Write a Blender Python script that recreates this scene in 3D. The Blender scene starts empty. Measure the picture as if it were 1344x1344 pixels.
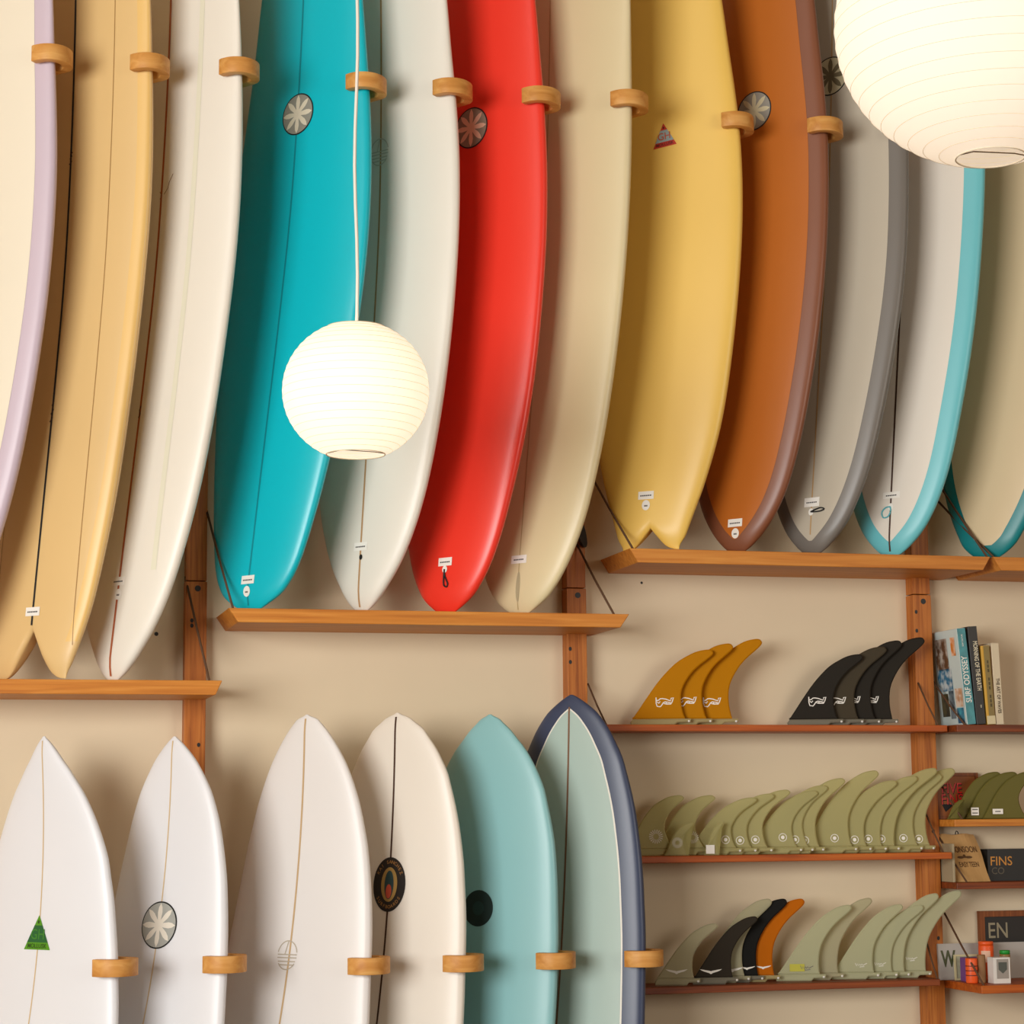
import bpy, bmesh, math, random
import numpy as np
from mathutils import Matrix, Vector

random.seed(7)
S = bpy.context.scene
C = S.collection

# ------------------------------------------------------------------ camera
YAW, TILT, ROLL = 0.25413, 0.13978, -0.00840
CAM = np.array([0.0, -6.280, 1.5])
FPX = 2800.0                                   # focal length in pixels of the 1344 frame

def cam_axes():
    f0 = np.array([math.sin(YAW), math.cos(YAW), 0]); r0 = np.array([math.cos(YAW), -math.sin(YAW), 0])
    up = np.array([0, 0, 1.0])
    f = f0 * math.cos(TILT) + up * math.sin(TILT); u = -f0 * math.sin(TILT) + up * math.cos(TILT)
    r = r0 * math.cos(ROLL) + u * math.sin(ROLL); u2 = -r0 * math.sin(ROLL) + u * math.cos(ROLL)
    return r, u2, f
R_, U_, F_ = cam_axes()
cd = bpy.data.cameras.new('camera'); co = bpy.data.objects.new('camera', cd); C.objects.link(co)
cd.sensor_width = 36.0; cd.lens = FPX / 1344.0 * 36.0; cd.clip_start = 0.05; cd.clip_end = 100
m = Matrix.Identity(4)
for i in range(3):
    m[i][0] = R_[i]; m[i][1] = U_[i]; m[i][2] = -F_[i]; m[i][3] = CAM[i]
co.matrix_world = m
S.camera = co

# ------------------------------------------------------------------ light
W = bpy.data.worlds.new('world'); S.world = W; W.use_nodes = True
W.node_tree.nodes['Background'].inputs[0].default_value = (1.0, 0.82, 0.60, 1)
W.node_tree.nodes['Background'].inputs[1].default_value = 0.05

def area(name, loc, target, sx, sy, power, col):
    l = bpy.data.lights.new(name, 'AREA'); l.shape = 'RECTANGLE'; l.size = sx; l.size_y = sy
    l.energy = power; l.color = col
    o = bpy.data.objects.new(name, l); C.objects.link(o); o.location = loc
    d = Vector(target) - Vector(loc); o.rotation_euler = d.to_track_quat('-Z', 'Y').to_euler()
    return o
# daylight of assumed side windows (left of the camera) and an added right-front light
area('assumed_window_daylight', (-3.85, -5.9, 2.1), (1.2, -0.4, 2.1), 4.2, 2.4, 435, (1.0, 0.985, 0.965))  # unseen window, assumed from the way the shadows fall
area('added_right_front_light', (5.2, -7.6, 2.6), (1.5, 0, 2.9), 3.4, 2.6, 108, (1.0, 0.94, 0.85))  # free area light added for sheen on the right rails; no window there

S.view_settings.view_transform = 'Standard'; S.view_settings.look = 'None'
S.view_settings.exposure = 0.22; S.view_settings.gamma = 1.0; S.view_settings.use_curve_mapping = False

# ------------------------------------------------------------------ helpers
def at(px, py, y):
    """photo pixel -> point on the plane parallel to the wall at distance -y from it"""
    d = F_ + R_ * (px - 672) / FPX - U_ * (py - 672) / FPX
    return CAM + d * ((y - CAM[1]) / d[1])

def srgb(r, g, b):
    f = lambda c: (c / 255 / 12.92) if c / 255 <= 0.04045 else ((c / 255 + 0.055) / 1.055) ** 2.4
    return (f(r), f(g), f(b), 1.0)

MATS = {}
def mat(name, col, rough=0.5, vary=0.0, scale=6.0, bump=0.0, coat=0.0, metal=0.0, emit=0.0, spec=0.5):
    if name in MATS: return MATS[name]
    m = bpy.data.materials.new(name); m.use_nodes = True; nt = m.node_tree; b = nt.nodes['Principled BSDF']
    b.inputs['Base Color'].default_value = col; b.inputs['Roughness'].default_value = rough
    b.inputs['Metallic'].default_value = metal; b.inputs['Coat Weight'].default_value = coat
    b.inputs['Coat Roughness'].default_value = 0.25; b.inputs['Specular IOR Level'].default_value = spec
    if emit:
        b.inputs['Emission Color'].default_value = col; b.inputs['Emission Strength'].default_value = emit
    if vary or bump:
        tc = nt.nodes.new('ShaderNodeTexCoord'); n = nt.nodes.new('ShaderNodeTexNoise')
        n.inputs['Scale'].default_value = scale; n.inputs['Detail'].default_value = 6
        nt.links.new(tc.outputs['Object'], n.inputs['Vector'])
        if vary:
            r = nt.nodes.new('ShaderNodeValToRGB')
            r.color_ramp.elements[0].position = 0.3; r.color_ramp.elements[1].position = 0.7
            r.color_ramp.elements[0].color = tuple(c * (1 - vary) for c in col[:3]) + (1,)
            r.color_ramp.elements[1].color = tuple(min(1, c * (1 + vary)) for c in col[:3]) + (1,)
            nt.links.new(n.outputs['Fac'], r.inputs['Fac']); nt.links.new(r.outputs['Color'], b.inputs['Base Color'])
        if bump:
            bp = nt.nodes.new('ShaderNodeBump'); bp.inputs['Strength'].default_value = bump; bp.inputs['Distance'].default_value = 0.01
            nt.links.new(n.outputs['Fac'], bp.inputs['Height']); nt.links.new(bp.outputs['Normal'], b.inputs['Normal'])
    MATS[name] = m
    return m

def wood(name, c1, c2, c3, axis='X', rough=0.5, grain=1.0):
    """streaky fir grain running along one axis, with a few knots"""
    if name in MATS: return MATS[name]
    m = bpy.data.materials.new(name); m.use_nodes = True; nt = m.node_tree; b = nt.nodes['Principled BSDF']
    b.inputs['Roughness'].default_value = rough; b.inputs['Specular IOR Level'].default_value = 0.35
    tc = nt.nodes.new('ShaderNodeTexCoord'); geo = nt.nodes.new('ShaderNodeNewGeometry')
    mp = nt.nodes.new('ShaderNodeMapping')
    s = {'X': (1.2, 30, 30), 'Y': (30, 1.2, 30), 'Z': (45, 45, 1.6)}[axis]
    mp.inputs['Scale'].default_value = [v * grain for v in s]
    nt.links.new(geo.outputs['Position'], mp.inputs['Vector'])
    n = nt.nodes.new('ShaderNodeTexNoise'); n.inputs['Scale'].default_value = 2.2; n.inputs['Detail'].default_value = 8
    n.inputs['Distortion'].default_value = 0.6
    nt.links.new(mp.outputs['Vector'], n.inputs['Vector'])
    r = nt.nodes.new('ShaderNodeValToRGB'); e = r.color_ramp.elements
    e[0].position = 0.3; e[0].color = c1; e[1].position = 0.72; e[1].color = c3
    k = r.color_ramp.elements.new(0.5); k.color = c2
    nt.links.new(n.outputs['Fac'], r.inputs['Fac']); nt.links.new(r.outputs['Color'], b.inputs['Base Color'])
    bp = nt.nodes.new('ShaderNodeBump'); bp.inputs['Strength'].default_value = 0.15; bp.inputs['Distance'].default_value = 0.003
    nt.links.new(n.outputs['Fac'], bp.inputs['Height']); nt.links.new(bp.outputs['Normal'], b.inputs['Normal'])
    MATS[name] = m
    return m

def resin(name, col, trans=0.35, clear=0.10, rough=0.35):
    """tinted fibreglass that lets some light through"""
    if name in MATS: return MATS[name]
    m = bpy.data.materials.new(name); m.use_nodes = True; nt = m.node_tree
    out = nt.nodes['Material Output']; b = nt.nodes['Principled BSDF']
    b.inputs['Base Color'].default_value = col; b.inputs['Roughness'].default_value = rough; b.inputs['Specular IOR Level'].default_value = 0.08
    tr = nt.nodes.new('ShaderNodeBsdfTranslucent'); tr.inputs[0].default_value = col
    tp = nt.nodes.new('ShaderNodeBsdfTransparent'); tp.inputs[0].default_value = tuple(0.5 + 0.5 * c for c in col[:3]) + (1,)
    m1 = nt.nodes.new('ShaderNodeMixShader'); m1.inputs[0].default_value = trans
    m2 = nt.nodes.new('ShaderNodeMixShader'); m2.inputs[0].default_value = clear
    nt.links.new(b.outputs[0], m1.inputs[1]); nt.links.new(tr.outputs[0], m1.inputs[2])
    nt.links.new(m1.outputs[0], m2.inputs[1]); nt.links.new(tp.outputs[0], m2.inputs[2])
    nt.links.new(m2.outputs[0], out.inputs['Surface'])
    MATS[name] = m
    return m

def obj(name, verts, faces, material, parent=None, smooth=False, edges=()):
    me = bpy.data.meshes.new(name); me.from_pydata([tuple(map(float, v)) for v in verts], list(edges), faces); me.validate()
    me.materials.append(material)
    if smooth:
        for p in me.polygons: p.use_smooth = True
    o = bpy.data.objects.new(name, me); C.objects.link(o)
    if parent is not None:
        o.parent = parent
        o.matrix_parent_inverse = parent.matrix_basis.inverted()
    return o

def tag(o, label, cat, group=None):
    o['label'] = label; o['category'] = cat
    if group: o['group'] = group
    return o

def struct(o):
    o['kind'] = 'structure'
    return o

def empty(name, loc):
    o = bpy.data.objects.new(name, None); C.objects.link(o); o.location = [float(c) for c in loc]
    o.empty_display_size = 0.05
    return o

BOXF = [(0, 3, 2, 1), (4, 5, 6, 7), (0, 1, 5, 4), (1, 2, 6, 5), (2, 3, 7, 6), (3, 0, 4, 7)]
def boxv(x0, x1, y0, y1, z0, z1):
    return [(x0, y0, z0), (x1, y0, z0), (x1, y1, z0), (x0, y1, z0), (x0, y0, z1), (x1, y0, z1), (x1, y1, z1), (x0, y1, z1)]

def bevel(o, w, seg=2):
    bm = bmesh.new(); bm.from_mesh(o.data)
    bmesh.ops.bevel(bm, geom=bm.edges[:], offset=w, segments=seg, affect='EDGES', profile=0.5)
    bm.to_mesh(o.data); bm.free()
    return o

def box(name, x0, x1, y0, y1, z0, z1, material, parent=None, bw=0.0):
    o = obj(name, boxv(min(x0, x1), max(x0, x1), min(y0, y1), max(y0, y1), min(z0, z1), max(z0, z1)), BOXF, material, parent)
    if bw: bevel(o, bw)
    return o

def tube(name, pts, rad, material, parent=None, sides=8, closed=False):
    pts = [np.array(p, float) for p in pts]; n = len(pts); V = []; Fs = []
    for i, p in enumerate(pts):
        if closed: t = pts[(i + 1) % n] - pts[i - 1]
        else: t = pts[min(i + 1, n - 1)] - pts[max(i - 1, 0)]
        t = t / (np.linalg.norm(t) + 1e-12)
        a = np.cross(t, [0, 0, 1.0]) if abs(t[2]) < 0.95 else np.cross(t, [1.0, 0, 0])
        a /= np.linalg.norm(a); b = np.cross(t, a)
        rr = rad[i] if hasattr(rad, '__len__') else rad
        for k in range(sides):
            q = 2 * math.pi * k / sides
            V.append(p + rr * (math.cos(q) * a + math.sin(q) * b))
    for i in range(n if closed else n - 1):
        j = (i + 1) % n
        for k in range(sides):
            l = (k + 1) % sides
            Fs.append((i * sides + k, i * sides + l, j * sides + l, j * sides + k))
    if not closed:
        Fs.append(tuple(range(sides))[::-1]); Fs.append(tuple((n - 1) * sides + k for k in range(sides)))
    return obj(name, V, Fs, material, parent, smooth=True)

def lathe(name, prof, origin, material, parent=None, seg=48, caps=False):
    V = []; Fs = []
    for (r, z) in prof:
        for k in range(seg):
            q = 2 * math.pi * k / seg
            V.append((origin[0] + r * math.cos(q), origin[1] + r * math.sin(q), origin[2] + z))
    for i in range(len(prof) - 1):
        for k in range(seg):
            l = (k + 1) % seg
            Fs.append((i * seg + k, i * seg + l, (i + 1) * seg + l, (i + 1) * seg + k))
    if caps:
        Fs.append(tuple(range(seg))[::-1]); Fs.append(tuple((len(prof) - 1) * seg + k for k in range(seg)))
    return obj(name, V, Fs, material, parent, smooth=True)

def catmull(pts, per=6, closed=False):
    P = [np.array(p, float) for p in pts]; n = len(P); out = []
    for i in range(n if closed else n - 1):
        p0 = P[(i - 1) % n] if closed or i > 0 else P[i]
        p1 = P[i]; p2 = P[(i + 1) % n]
        p3 = P[(i + 2) % n] if closed or i + 2 < n else p2
        for k in range(per):
            t = k / per
            out.append(0.5 * ((2 * p1) + (-p0 + p2) * t + (2 * p0 - 5 * p1 + 4 * p2 - p3) * t * t + (-p0 + 3 * p1 - 3 * p2 + p3) * t ** 3))
    if not closed: out.append(P[-1])
    return out

_TXT = {}
def text2d(s, size, bold=0.006):
    """flat filled lettering, centred on the origin: (verts2d, faces)"""
    key = (s, bold)
    if key not in _TXT:
        cu = bpy.data.curves.new('lettering', 'FONT'); cu.body = s; cu.align_x = 'CENTER'; cu.align_y = 'CENTER'; cu.resolution_u = 3; cu.offset = bold
        o = bpy.data.objects.new('lettering', cu); me = bpy.data.meshes.new_from_object(o)
        _TXT[key] = ([(v.co.x, v.co.y) for v in me.vertices], [tuple(p.vertices) for p in me.polygons])
        bpy.data.objects.remove(o); bpy.data.meshes.remove(me); bpy.data.curves.remove(cu)
    v, f = _TXT[key]
    return [(a * size, b * size) for a, b in v], f

class Plane:
    """flat frame on a surface: map(a, b, lift)"""
    def __init__(s, o, ex, ey, n): s.o, s.ex, s.ey, s.n = (np.array(q, float) for q in (o, ex, ey, n))
    def map(s, a, b, lift=0.0): return s.o + s.ex * a + s.ey * b + s.n * lift

def decal(name, fr, v2, faces, material, parent, lift):
    return obj(name, [fr.map(a, b, lift) for a, b in v2], faces, material, parent)

def disc2d(rx, ry, n=28, rings=3, c=(0, 0)):
    v = [c]; f = []
    for r in range(1, rings + 1):
        for k in range(n):
            q = 2 * math.pi * k / n; v.append((c[0] + rx * r / rings * math.cos(q), c[1] + ry * r / rings * math.sin(q)))
    for k in range(n):
        f.append((0, 1 + k, 1 + (k + 1) % n))
        for r in range(rings - 1):
            a = 1 + r * n; b = a + n; l = (k + 1) % n
            f.append((a + k, b + k, b + l, a + l))
    return v, f

def rect2d(w, h, c=(0, 0), nx=6, ny=1):
    v = [(c[0] - w / 2 + w * i / nx, c[1] - h / 2 + h * j / ny) for j in range(ny + 1) for i in range(nx + 1)]
    f = [(j * (nx + 1) + i, j * (nx + 1) + i + 1, (j + 1) * (nx + 1) + i + 1, (j + 1) * (nx + 1) + i) for j in range(ny) for i in range(nx)]
    return v, f

def stroke2d(lines, w):
    """polylines -> thin ribbons"""
    v = []; f = []
    for ln in lines:
        P = [np.array(p, float) for p in ln]; b = len(v)
        for i, p in enumerate(P):
            t = P[min(i + 1, len(P) - 1)] - P[max(i - 1, 0)]; t = t / (np.linalg.norm(t) + 1e-9); nrm = np.array([-t[1], t[0]]) * w / 2
            v += [tuple(p + nrm), tuple(p - nrm)]
        for i in range(len(P) - 1): f.append((b + 2 * i, b + 2 * i + 1, b + 2 * i + 3, b + 2 * i + 2))
    return v, f

def merge2d(*parts):
    v = []; f = []
    for pv, pf in parts:
        b = len(v); v += list(pv); f += [tuple(i + b for i in q) for q in pf]
    return v, f

def ring2d(r, w, n=28, c=(0, 0)):
    v = []; f = []
    for k in range(n):
        q = 2 * math.pi * k / n
        v += [(c[0] + r * math.cos(q), c[1] + r * math.sin(q)), (c[0] + (r - w) * math.cos(q), c[1] + (r - w) * math.sin(q))]
    for k in range(n):
        l = (k + 1) % n; f.append((2 * k, 2 * k + 1, 2 * l + 1, 2 * l))
    return v, f

# ------------------------------------------------------------------ surfboards
# outline tables: height z and half-width w, measured up each board; psi = turn of the board out of the wall plane
BOARD = {
    'U0': dict(psi=44, z0=1.871, zn=None, kx=[0.0565, -0.1526],
        z=[1.872,1.885,1.913,1.954,2.005,2.066,2.137,2.216,2.304,2.400,2.503,2.614,2.732,2.858,2.990,3.129,3.275,3.427,3.586,3.751],
        w=[.0205,.0148,.0000,.0465,.0834,.1144,.1404,.1668,.1901,.2126,.2304,.2422,.2558,.2662,.2715,.2760,.2781,.2715,.2623,.2621]),
    'U1': dict(psi=44, z0=1.871, zn=None, kx=[0.0655, 0.0905],
        z=[1.872,1.885,1.913,1.955,2.007,2.069,2.140,2.221,2.309,2.406,2.511,2.624,2.743,2.870,3.005,3.145,3.293,3.447,3.608,3.775],
        w=[.1180,.1235,.1348,.1487,.1655,.1839,.1937,.2050,.2168,.2262,.2333,.2387,.2457,.2499,.2527,.2587,.2610,.2568,.2524,.2489]),
    'U2': dict(psi=52, z0=1.871, zn=None, kx=[0.0932, 0.2628],
        z=[1.872,1.885,1.914,1.956,2.008,2.071,2.143,2.225,2.315,2.413,2.519,2.632,2.754,2.882,3.018,3.160,3.310,3.466,3.629,3.798],
        w=[.0048,.0232,.0599,.0939,.1283,.1596,.1835,.2036,.2223,.2380,.2490,.2592,.2640,.2690,.2733,.2759,.2729,.2670,.2594,.2493]),
    'U3': dict(psi=52, z0=2.075, zn=None, kx=[0.0965, 0.6185],
        z=[2.076,2.088,2.114,2.152,2.200,2.257,2.323,2.397,2.479,2.568,2.665,2.769,2.879,2.996,3.120,3.250,3.386,3.528,3.676,3.830],
        w=[.0468,.0608,.1051,.1419,.1632,.1786,.1934,.2084,.2210,.2331,.2466,.2595,.2719,.2772,.2748,.2707,.2580,.2436,.2200,.2029]),
    'U4': dict(psi=52, z0=2.075, zn=None, kx=[0.0452, 1.0472],
        z=[2.076,2.088,2.115,2.153,2.202,2.260,2.326,2.401,2.484,2.575,2.673,2.778,2.889,3.008,3.133,3.265,3.402,3.546,3.696,3.852],
        w=[.0142,.0163,.0526,.0920,.1249,.1528,.1779,.2003,.2154,.2306,.2428,.2529,.2608,.2663,.2682,.2671,.2620,.2512,.2307,.2239]),
    'U5': dict(psi=52, z0=2.075, zn=None, kx=[0.062, 1.262],
        z=[2.076,2.088,2.115,2.154,2.203,2.262,2.330,2.406,2.490,2.582,2.681,2.787,2.900,3.021,3.147,3.281,3.420,3.566,3.719,3.877],
        w=[.0438,.0484,.0834,.1159,.1417,.1635,.1824,.1981,.2150,.2310,.2431,.2521,.2574,.2597,.2608,.2568,.2486,.2376,.2199,.2080]),
    'U6': dict(psi=52, z0=2.075, zn=None, kx=[0.0719, 1.4627],
        z=[2.076,2.088,2.116,2.155,2.205,2.265,2.333,2.411,2.496,2.589,2.690,2.798,2.913,3.035,3.163,3.299,3.440,3.588,3.743,3.903],
        w=[.0421,.0493,.0882,.1220,.1501,.1769,.1998,.2170,.2316,.2454,.2552,.2640,.2713,.2754,.2771,.2786,.2774,.2754,.2714,.2723]),
    'U7': dict(psi=40, z0=2.271, zn=None, kx=[0.0456, 1.9108],
        z=[2.272,2.283,2.308,2.344,2.389,2.443,2.506,2.576,2.653,2.737,2.829,2.927,3.031,3.142,3.258,3.381,3.510,3.644,3.784,3.930],
        w=[.0895,.0916,.1063,.1190,.1310,.1552,.1693,.1904,.2058,.2166,.2256,.2334,.2396,.2436,.2458,.2409,.2321,.2161,.1897,.1704]),
    'U8': dict(psi=52, z0=2.271, zn=None, kx=[0.0605, 2.1577],
        z=[2.272,2.283,2.309,2.345,2.391,2.446,2.509,2.581,2.659,2.745,2.838,2.937,3.043,3.156,3.274,3.399,3.530,3.666,3.809,3.957],
        w=[.0288,.0345,.0661,.0977,.1282,.1534,.1718,.1880,.2021,.2136,.2256,.2341,.2407,.2463,.2454,.2433,.2357,.2255,.2022,.1891]),
    'U9': dict(psi=52, z0=2.271, zn=None, kx=[0.0683, 2.3843],
        z=[2.272,2.283,2.309,2.346,2.393,2.449,2.513,2.585,2.665,2.752,2.846,2.947,3.055,3.169,3.290,3.416,3.549,3.687,3.832,3.982],
        w=[.0293,.0289,.0662,.0987,.1255,.1494,.1703,.1880,.2021,.2172,.2301,.2416,.2512,.2575,.2557,.2518,.2466,.2361,.2203,.2135]),
    'U10': dict(psi=52, z0=2.271, zn=None, kx=[0.0647, 2.6542],
        z=[2.272,2.284,2.310,2.347,2.395,2.451,2.516,2.590,2.671,2.759,2.854,2.957,3.066,3.182,3.304,3.432,3.567,3.707,3.854,4.006],
        w=[.0244,.0260,.0675,.1024,.1287,.1517,.1715,.1872,.1988,.2115,.2241,.2343,.2420,.2471,.2495,.2506,.2484,.2416,.2277,.2236]),
    'U11': dict(psi=52, z0=2.271, zn=None, kx=[0.0877, 2.9289],
        z=[2.272,2.284,2.310,2.349,2.397,2.455,2.521,2.595,2.678,2.768,2.865,2.969,3.081,3.198,3.323,3.454,3.591,3.734,3.883,4.038],
        w=[.0427,.0516,.0830,.1082,.1306,.1574,.1775,.1916,.2067,.2173,.2291,.2368,.2416,.2468,.2442,.2427,.2364,.2301,.2146,.2073]),
    'L0': dict(psi=48, z0=0, zn=1.7164, kx=[-0.1156, 0.3515, 0.0047],
        z=[0.939,1.015,1.087,1.156,1.220,1.281,1.338,1.392,1.441,1.486,1.528,1.566,1.599,1.629,1.654,1.676,1.693,1.705,1.713,1.716],
        w=[.2883,.2766,.2643,.2531,.2419,.2317,.2193,.2082,.1901,.1705,.1492,.1266,.1024,.0799,.0584,.0400,.0243,.0098,.0000,.0000]),
    'L1': dict(psi=48, z0=0, zn=1.7166, kx=[-0.1048, 0.3868, 0.2669],
        z=[0.930,1.007,1.080,1.149,1.215,1.276,1.334,1.388,1.438,1.484,1.526,1.564,1.598,1.628,1.654,1.675,1.693,1.705,1.713,1.716],
        w=[.2545,.2415,.2312,.2207,.2114,.2019,.1929,.1816,.1703,.1583,.1438,.1284,.1094,.0899,.0709,.0506,.0316,.0164,.0000,.0000]),
    'L2': dict(psi=48, z0=0, zn=1.7788, kx=[-0.0767, 0.3045, 0.6939],
        z=[0.917,1.001,1.081,1.157,1.229,1.296,1.360,1.419,1.473,1.524,1.570,1.612,1.649,1.682,1.710,1.734,1.753,1.766,1.775,1.778],
        w=[.2790,.2677,.2578,.2502,.2416,.2320,.2216,.2103,.1960,.1818,.1649,.1467,.1277,.1069,.0867,.0670,.0481,.0334,.0084,.0000]),
    'L3': dict(psi=48, z0=0, zn=1.784, kx=[-0.0482, 0.2111, 1.0298],
        z=[0.908,0.994,1.075,1.152,1.225,1.294,1.358,1.418,1.474,1.525,1.572,1.614,1.652,1.686,1.714,1.738,1.757,1.771,1.780,1.784],
        w=[.2661,.2597,.2530,.2479,.2421,.2342,.2270,.2172,.2064,.1940,.1805,.1675,.1478,.1272,.1050,.0863,.0584,.0372,.0109,.0000]),
    'L4': dict(psi=48, z0=0, zn=1.7806, kx=[0.0733, 1.3944],
        z=[0.900,0.986,1.068,1.145,1.218,1.287,1.352,1.412,1.468,1.520,1.567,1.610,1.648,1.682,1.710,1.735,1.754,1.768,1.777,1.780],
        w=[.2447,.2450,.2441,.2424,.2383,.2342,.2286,.2214,.2100,.1966,.1835,.1636,.1416,.1179,.0920,.0691,.0462,.0291,.0087,.0000]),
    'L5': dict(psi=48, z0=0, zn=1.8389, kx=[-0.0211, 0.1282, 1.6059],
        z=[0.891,0.984,1.072,1.155,1.234,1.308,1.378,1.443,1.503,1.559,1.609,1.655,1.696,1.732,1.763,1.789,1.810,1.825,1.835,1.838],
        w=[.2655,.2612,.2565,.2518,.2448,.2382,.2298,.2197,.2088,.1953,.1807,.1664,.1459,.1260,.1036,.0802,.0524,.0295,.0112,.0043]),
}
def hermite(xs, ys, x):
    xs = np.asarray(xs); ys = np.asarray(ys); d = np.gradient(ys, xs)
    i = np.clip(np.searchsorted(xs, x) - 1, 0, len(xs) - 2); h = xs[i + 1] - xs[i]; t = np.clip((x - xs[i]) / h, 0, 1)
    y = (1 + 2 * t) * (1 - t) ** 2 * ys[i] + t * (1 - t) ** 2 * h * d[i] + t * t * (3 - 2 * t) * ys[i + 1] + t * t * (t - 1) * h * d[i + 1]
    lo, hi = np.minimum(ys[i], ys[i + 1]), np.maximum(ys[i], ys[i + 1])
    return np.clip(y, lo - 0.004, hi + 0.004)

EX = 2.5
class Surf:
    """geometry of one board: centre line, half-width, half-thickness, deck mapping"""
    def __init__(s, key):
        d = BOARD[key]; s.up = key[0] == 'U'
        psi = math.radians(d['psi']); s.wd = np.array([math.cos(psi), -math.sin(psi), 0]); s.n = np.array([-math.sin(psi), -math.cos(psi), 0])
        s.z0, s.zn, s.kx = d['z0'], d['zn'], d['kx']
        z = list(d['z']); w = list(d['w'])
        if s.up:
            for i in range(1, len(w) - 1): w[i] = max(w[i], 0.012)
            w[0] = w[1] * .985 if key in ('U1', 'U7') else max(0.6 * w[1], 0.012)
            ws = w[:]
            for i in range(3, len(w) - 1): ws[i] = 0.25 * w[i - 1] + 0.5 * w[i] + 0.25 * w[i + 1]
            w = ws
            zt, wt = z[-1], w[-1]; sl = (w[-1] - w[-3]) / (z[-1] - z[-3])
            for k in range(1, 11):                                   # the nose above the top of the photograph
                q = k / 10; z.append(zt + 0.36 * q); w.append(max(0.006, (wt + sl * 0.36 * q * (1 - q)) * math.sqrt(max(0, 1 - q ** 2.3))))
            s.za, s.zb = z[0], z[-1]
            if key not in ('U1', 'U7'):                              # clean round tail
                for i in range(3): w[i] = max(w[i], w[3] * ((z[i] - z[0] + .006) / (z[3] - z[0] + .006)) ** .62)
        else:
            for i in range(len(w)): w[i] = max(w[i], 0.004)
            for i in range(-5, 0): w[i] = max(w[i], w[-6] * (max(s.zn - z[i], .0002) / (s.zn - z[-6])) ** .80)      # clean nose tip
            wl = w[0]; zl = z[0]
            z = [0.012, 0.04, 0.10, 0.22, 0.42, 0.66] + z; w = [wl * .40, wl * .50, wl * .62, wl * .78, wl * .93, wl * .995] + w
            s.zlow = zl; s.za, s.zb = z[0], z[-1]
        s.z, s.w_ = np.array(z), np.array(w)
        s.h0 = 0.040 if s.up else 0.037
    def w(s, z): return hermite(s.z, s.w_, z)
    def h(s, z):
        z = np.asarray(z, float)
        if s.up:
            t = (z - s.z0) / 1.98
            q = 1 - .45 * np.clip(1 - t / .35, 0, None) ** 2 - .6 * np.clip((t - .65) / .35, 0, None) ** 2
            q = np.clip(q, .22, None) * (1 - .7 * np.clip(1 - (z - s.z0) / .075, 0, 1) ** 2)      # thin tail edge
        else:
            t = (s.zn - z) / 1.8
            q = 1 - .7 * np.clip(1 - t / .38, 0, None) ** 2 - .4 * np.clip((t - .65) / .35, 0, None) ** 2
            q = np.clip(q, .22, None) * (1 - .55 * np.clip(1 - (s.zn - z) / .06, 0, 1) ** 2)      # thin nose edge
        return s.h0 * np.clip(q, 0.10, None)
    def centre(s, z):
        z = np.asarray(z, float)
        if s.up:
            t = (z - s.z0) / 1.98
            rk = .025 * np.clip(1 - t / .45, 0, None) ** 2 + .09 * np.clip((t - .5) / .5, 0, None) ** 2
            y = -.22 - .05 * np.clip((z - s.z0) / 1.2, 0, 1.6); x = np.polyval(s.kx, z)
        else:
            t = (s.zn - z) / 1.8; rk = .05 * np.clip(1 - t / .45, 0, None) ** 2
            y = -.27 + .02 * z / 1.6
            zc = np.maximum(z, s.zlow); x = np.polyval(s.kx, zc) + np.polyval(np.polyder(np.array(s.kx)), s.zlow) * (z - zc)
        return np.stack([x, y, z], -1) + rk[..., None] * s.n
    def deck(s, x, z, lift=0.0):
        w = float(s.w(z)); h = float(s.h(z)); u = min(1.0, abs(x) / w)
        v = (1 - u ** EX) ** (1 / EX)
        return s.centre(z) + x * s.wd + (v * h + lift) * s.n
    def frame(s, x0, z0): return DeckFrame(s, x0, z0)

class DeckFrame:
    """decal frame on a curved deck"""
    def __init__(s, b, x0, z0): s.b, s.x0, s.z0 = b, x0, z0
    def map(s, a, b, lift=0.0): return s.b.deck(s.x0 + a, s.z0 + b, lift)

# ------------------------------------------------------------------ materials
WALLM = mat('plaster_cream', srgb(224, 206, 175), 0.85, vary=0.05, scale=1.3, bump=0.03)
CEILM = mat('ceiling_timber', srgb(158, 136, 108), 0.9, vary=0.1, scale=3.0)
FLOORM = mat('floor_timber', srgb(116, 88, 62), 0.55, vary=0.12, scale=2.0)
PLANK = wood('fir_plank', srgb(188, 112, 38), srgb(206, 130, 48), srgb(220, 150, 66), 'X')
PLANKD = wood('fir_plank_red', srgb(150, 66, 14), srgb(178, 84, 20), srgb(196, 104, 30), 'X')
PLANKS = wood('fir_plank_shaded', srgb(98, 44, 16), srgb(124, 58, 22), srgb(150, 74, 28), 'X')  # darker fir plank: shade on the lower shelves is painted into the colour
POST = wood('fir_post', srgb(150, 80, 28), srgb(180, 104, 40), srgb(198, 122, 52), 'Z')
HOOKW = wood('hook_wood', srgb(196, 130, 58), srgb(212, 150, 76), srgb(226, 172, 98), 'X', grain=0.6)
CORDM = mat('brown_cord', srgb(92, 62, 38), 0.8)
BOLTM = mat('dark_bolt', srgb(30, 26, 22), 0.5)
PAPERLBL = mat('label_paper', srgb(244, 240, 230), 0.7)
INK = mat('ink_black', srgb(26, 24, 24), 0.7)
INKGREY = mat('ink_grey', srgb(120, 116, 110), 0.7)

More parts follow.
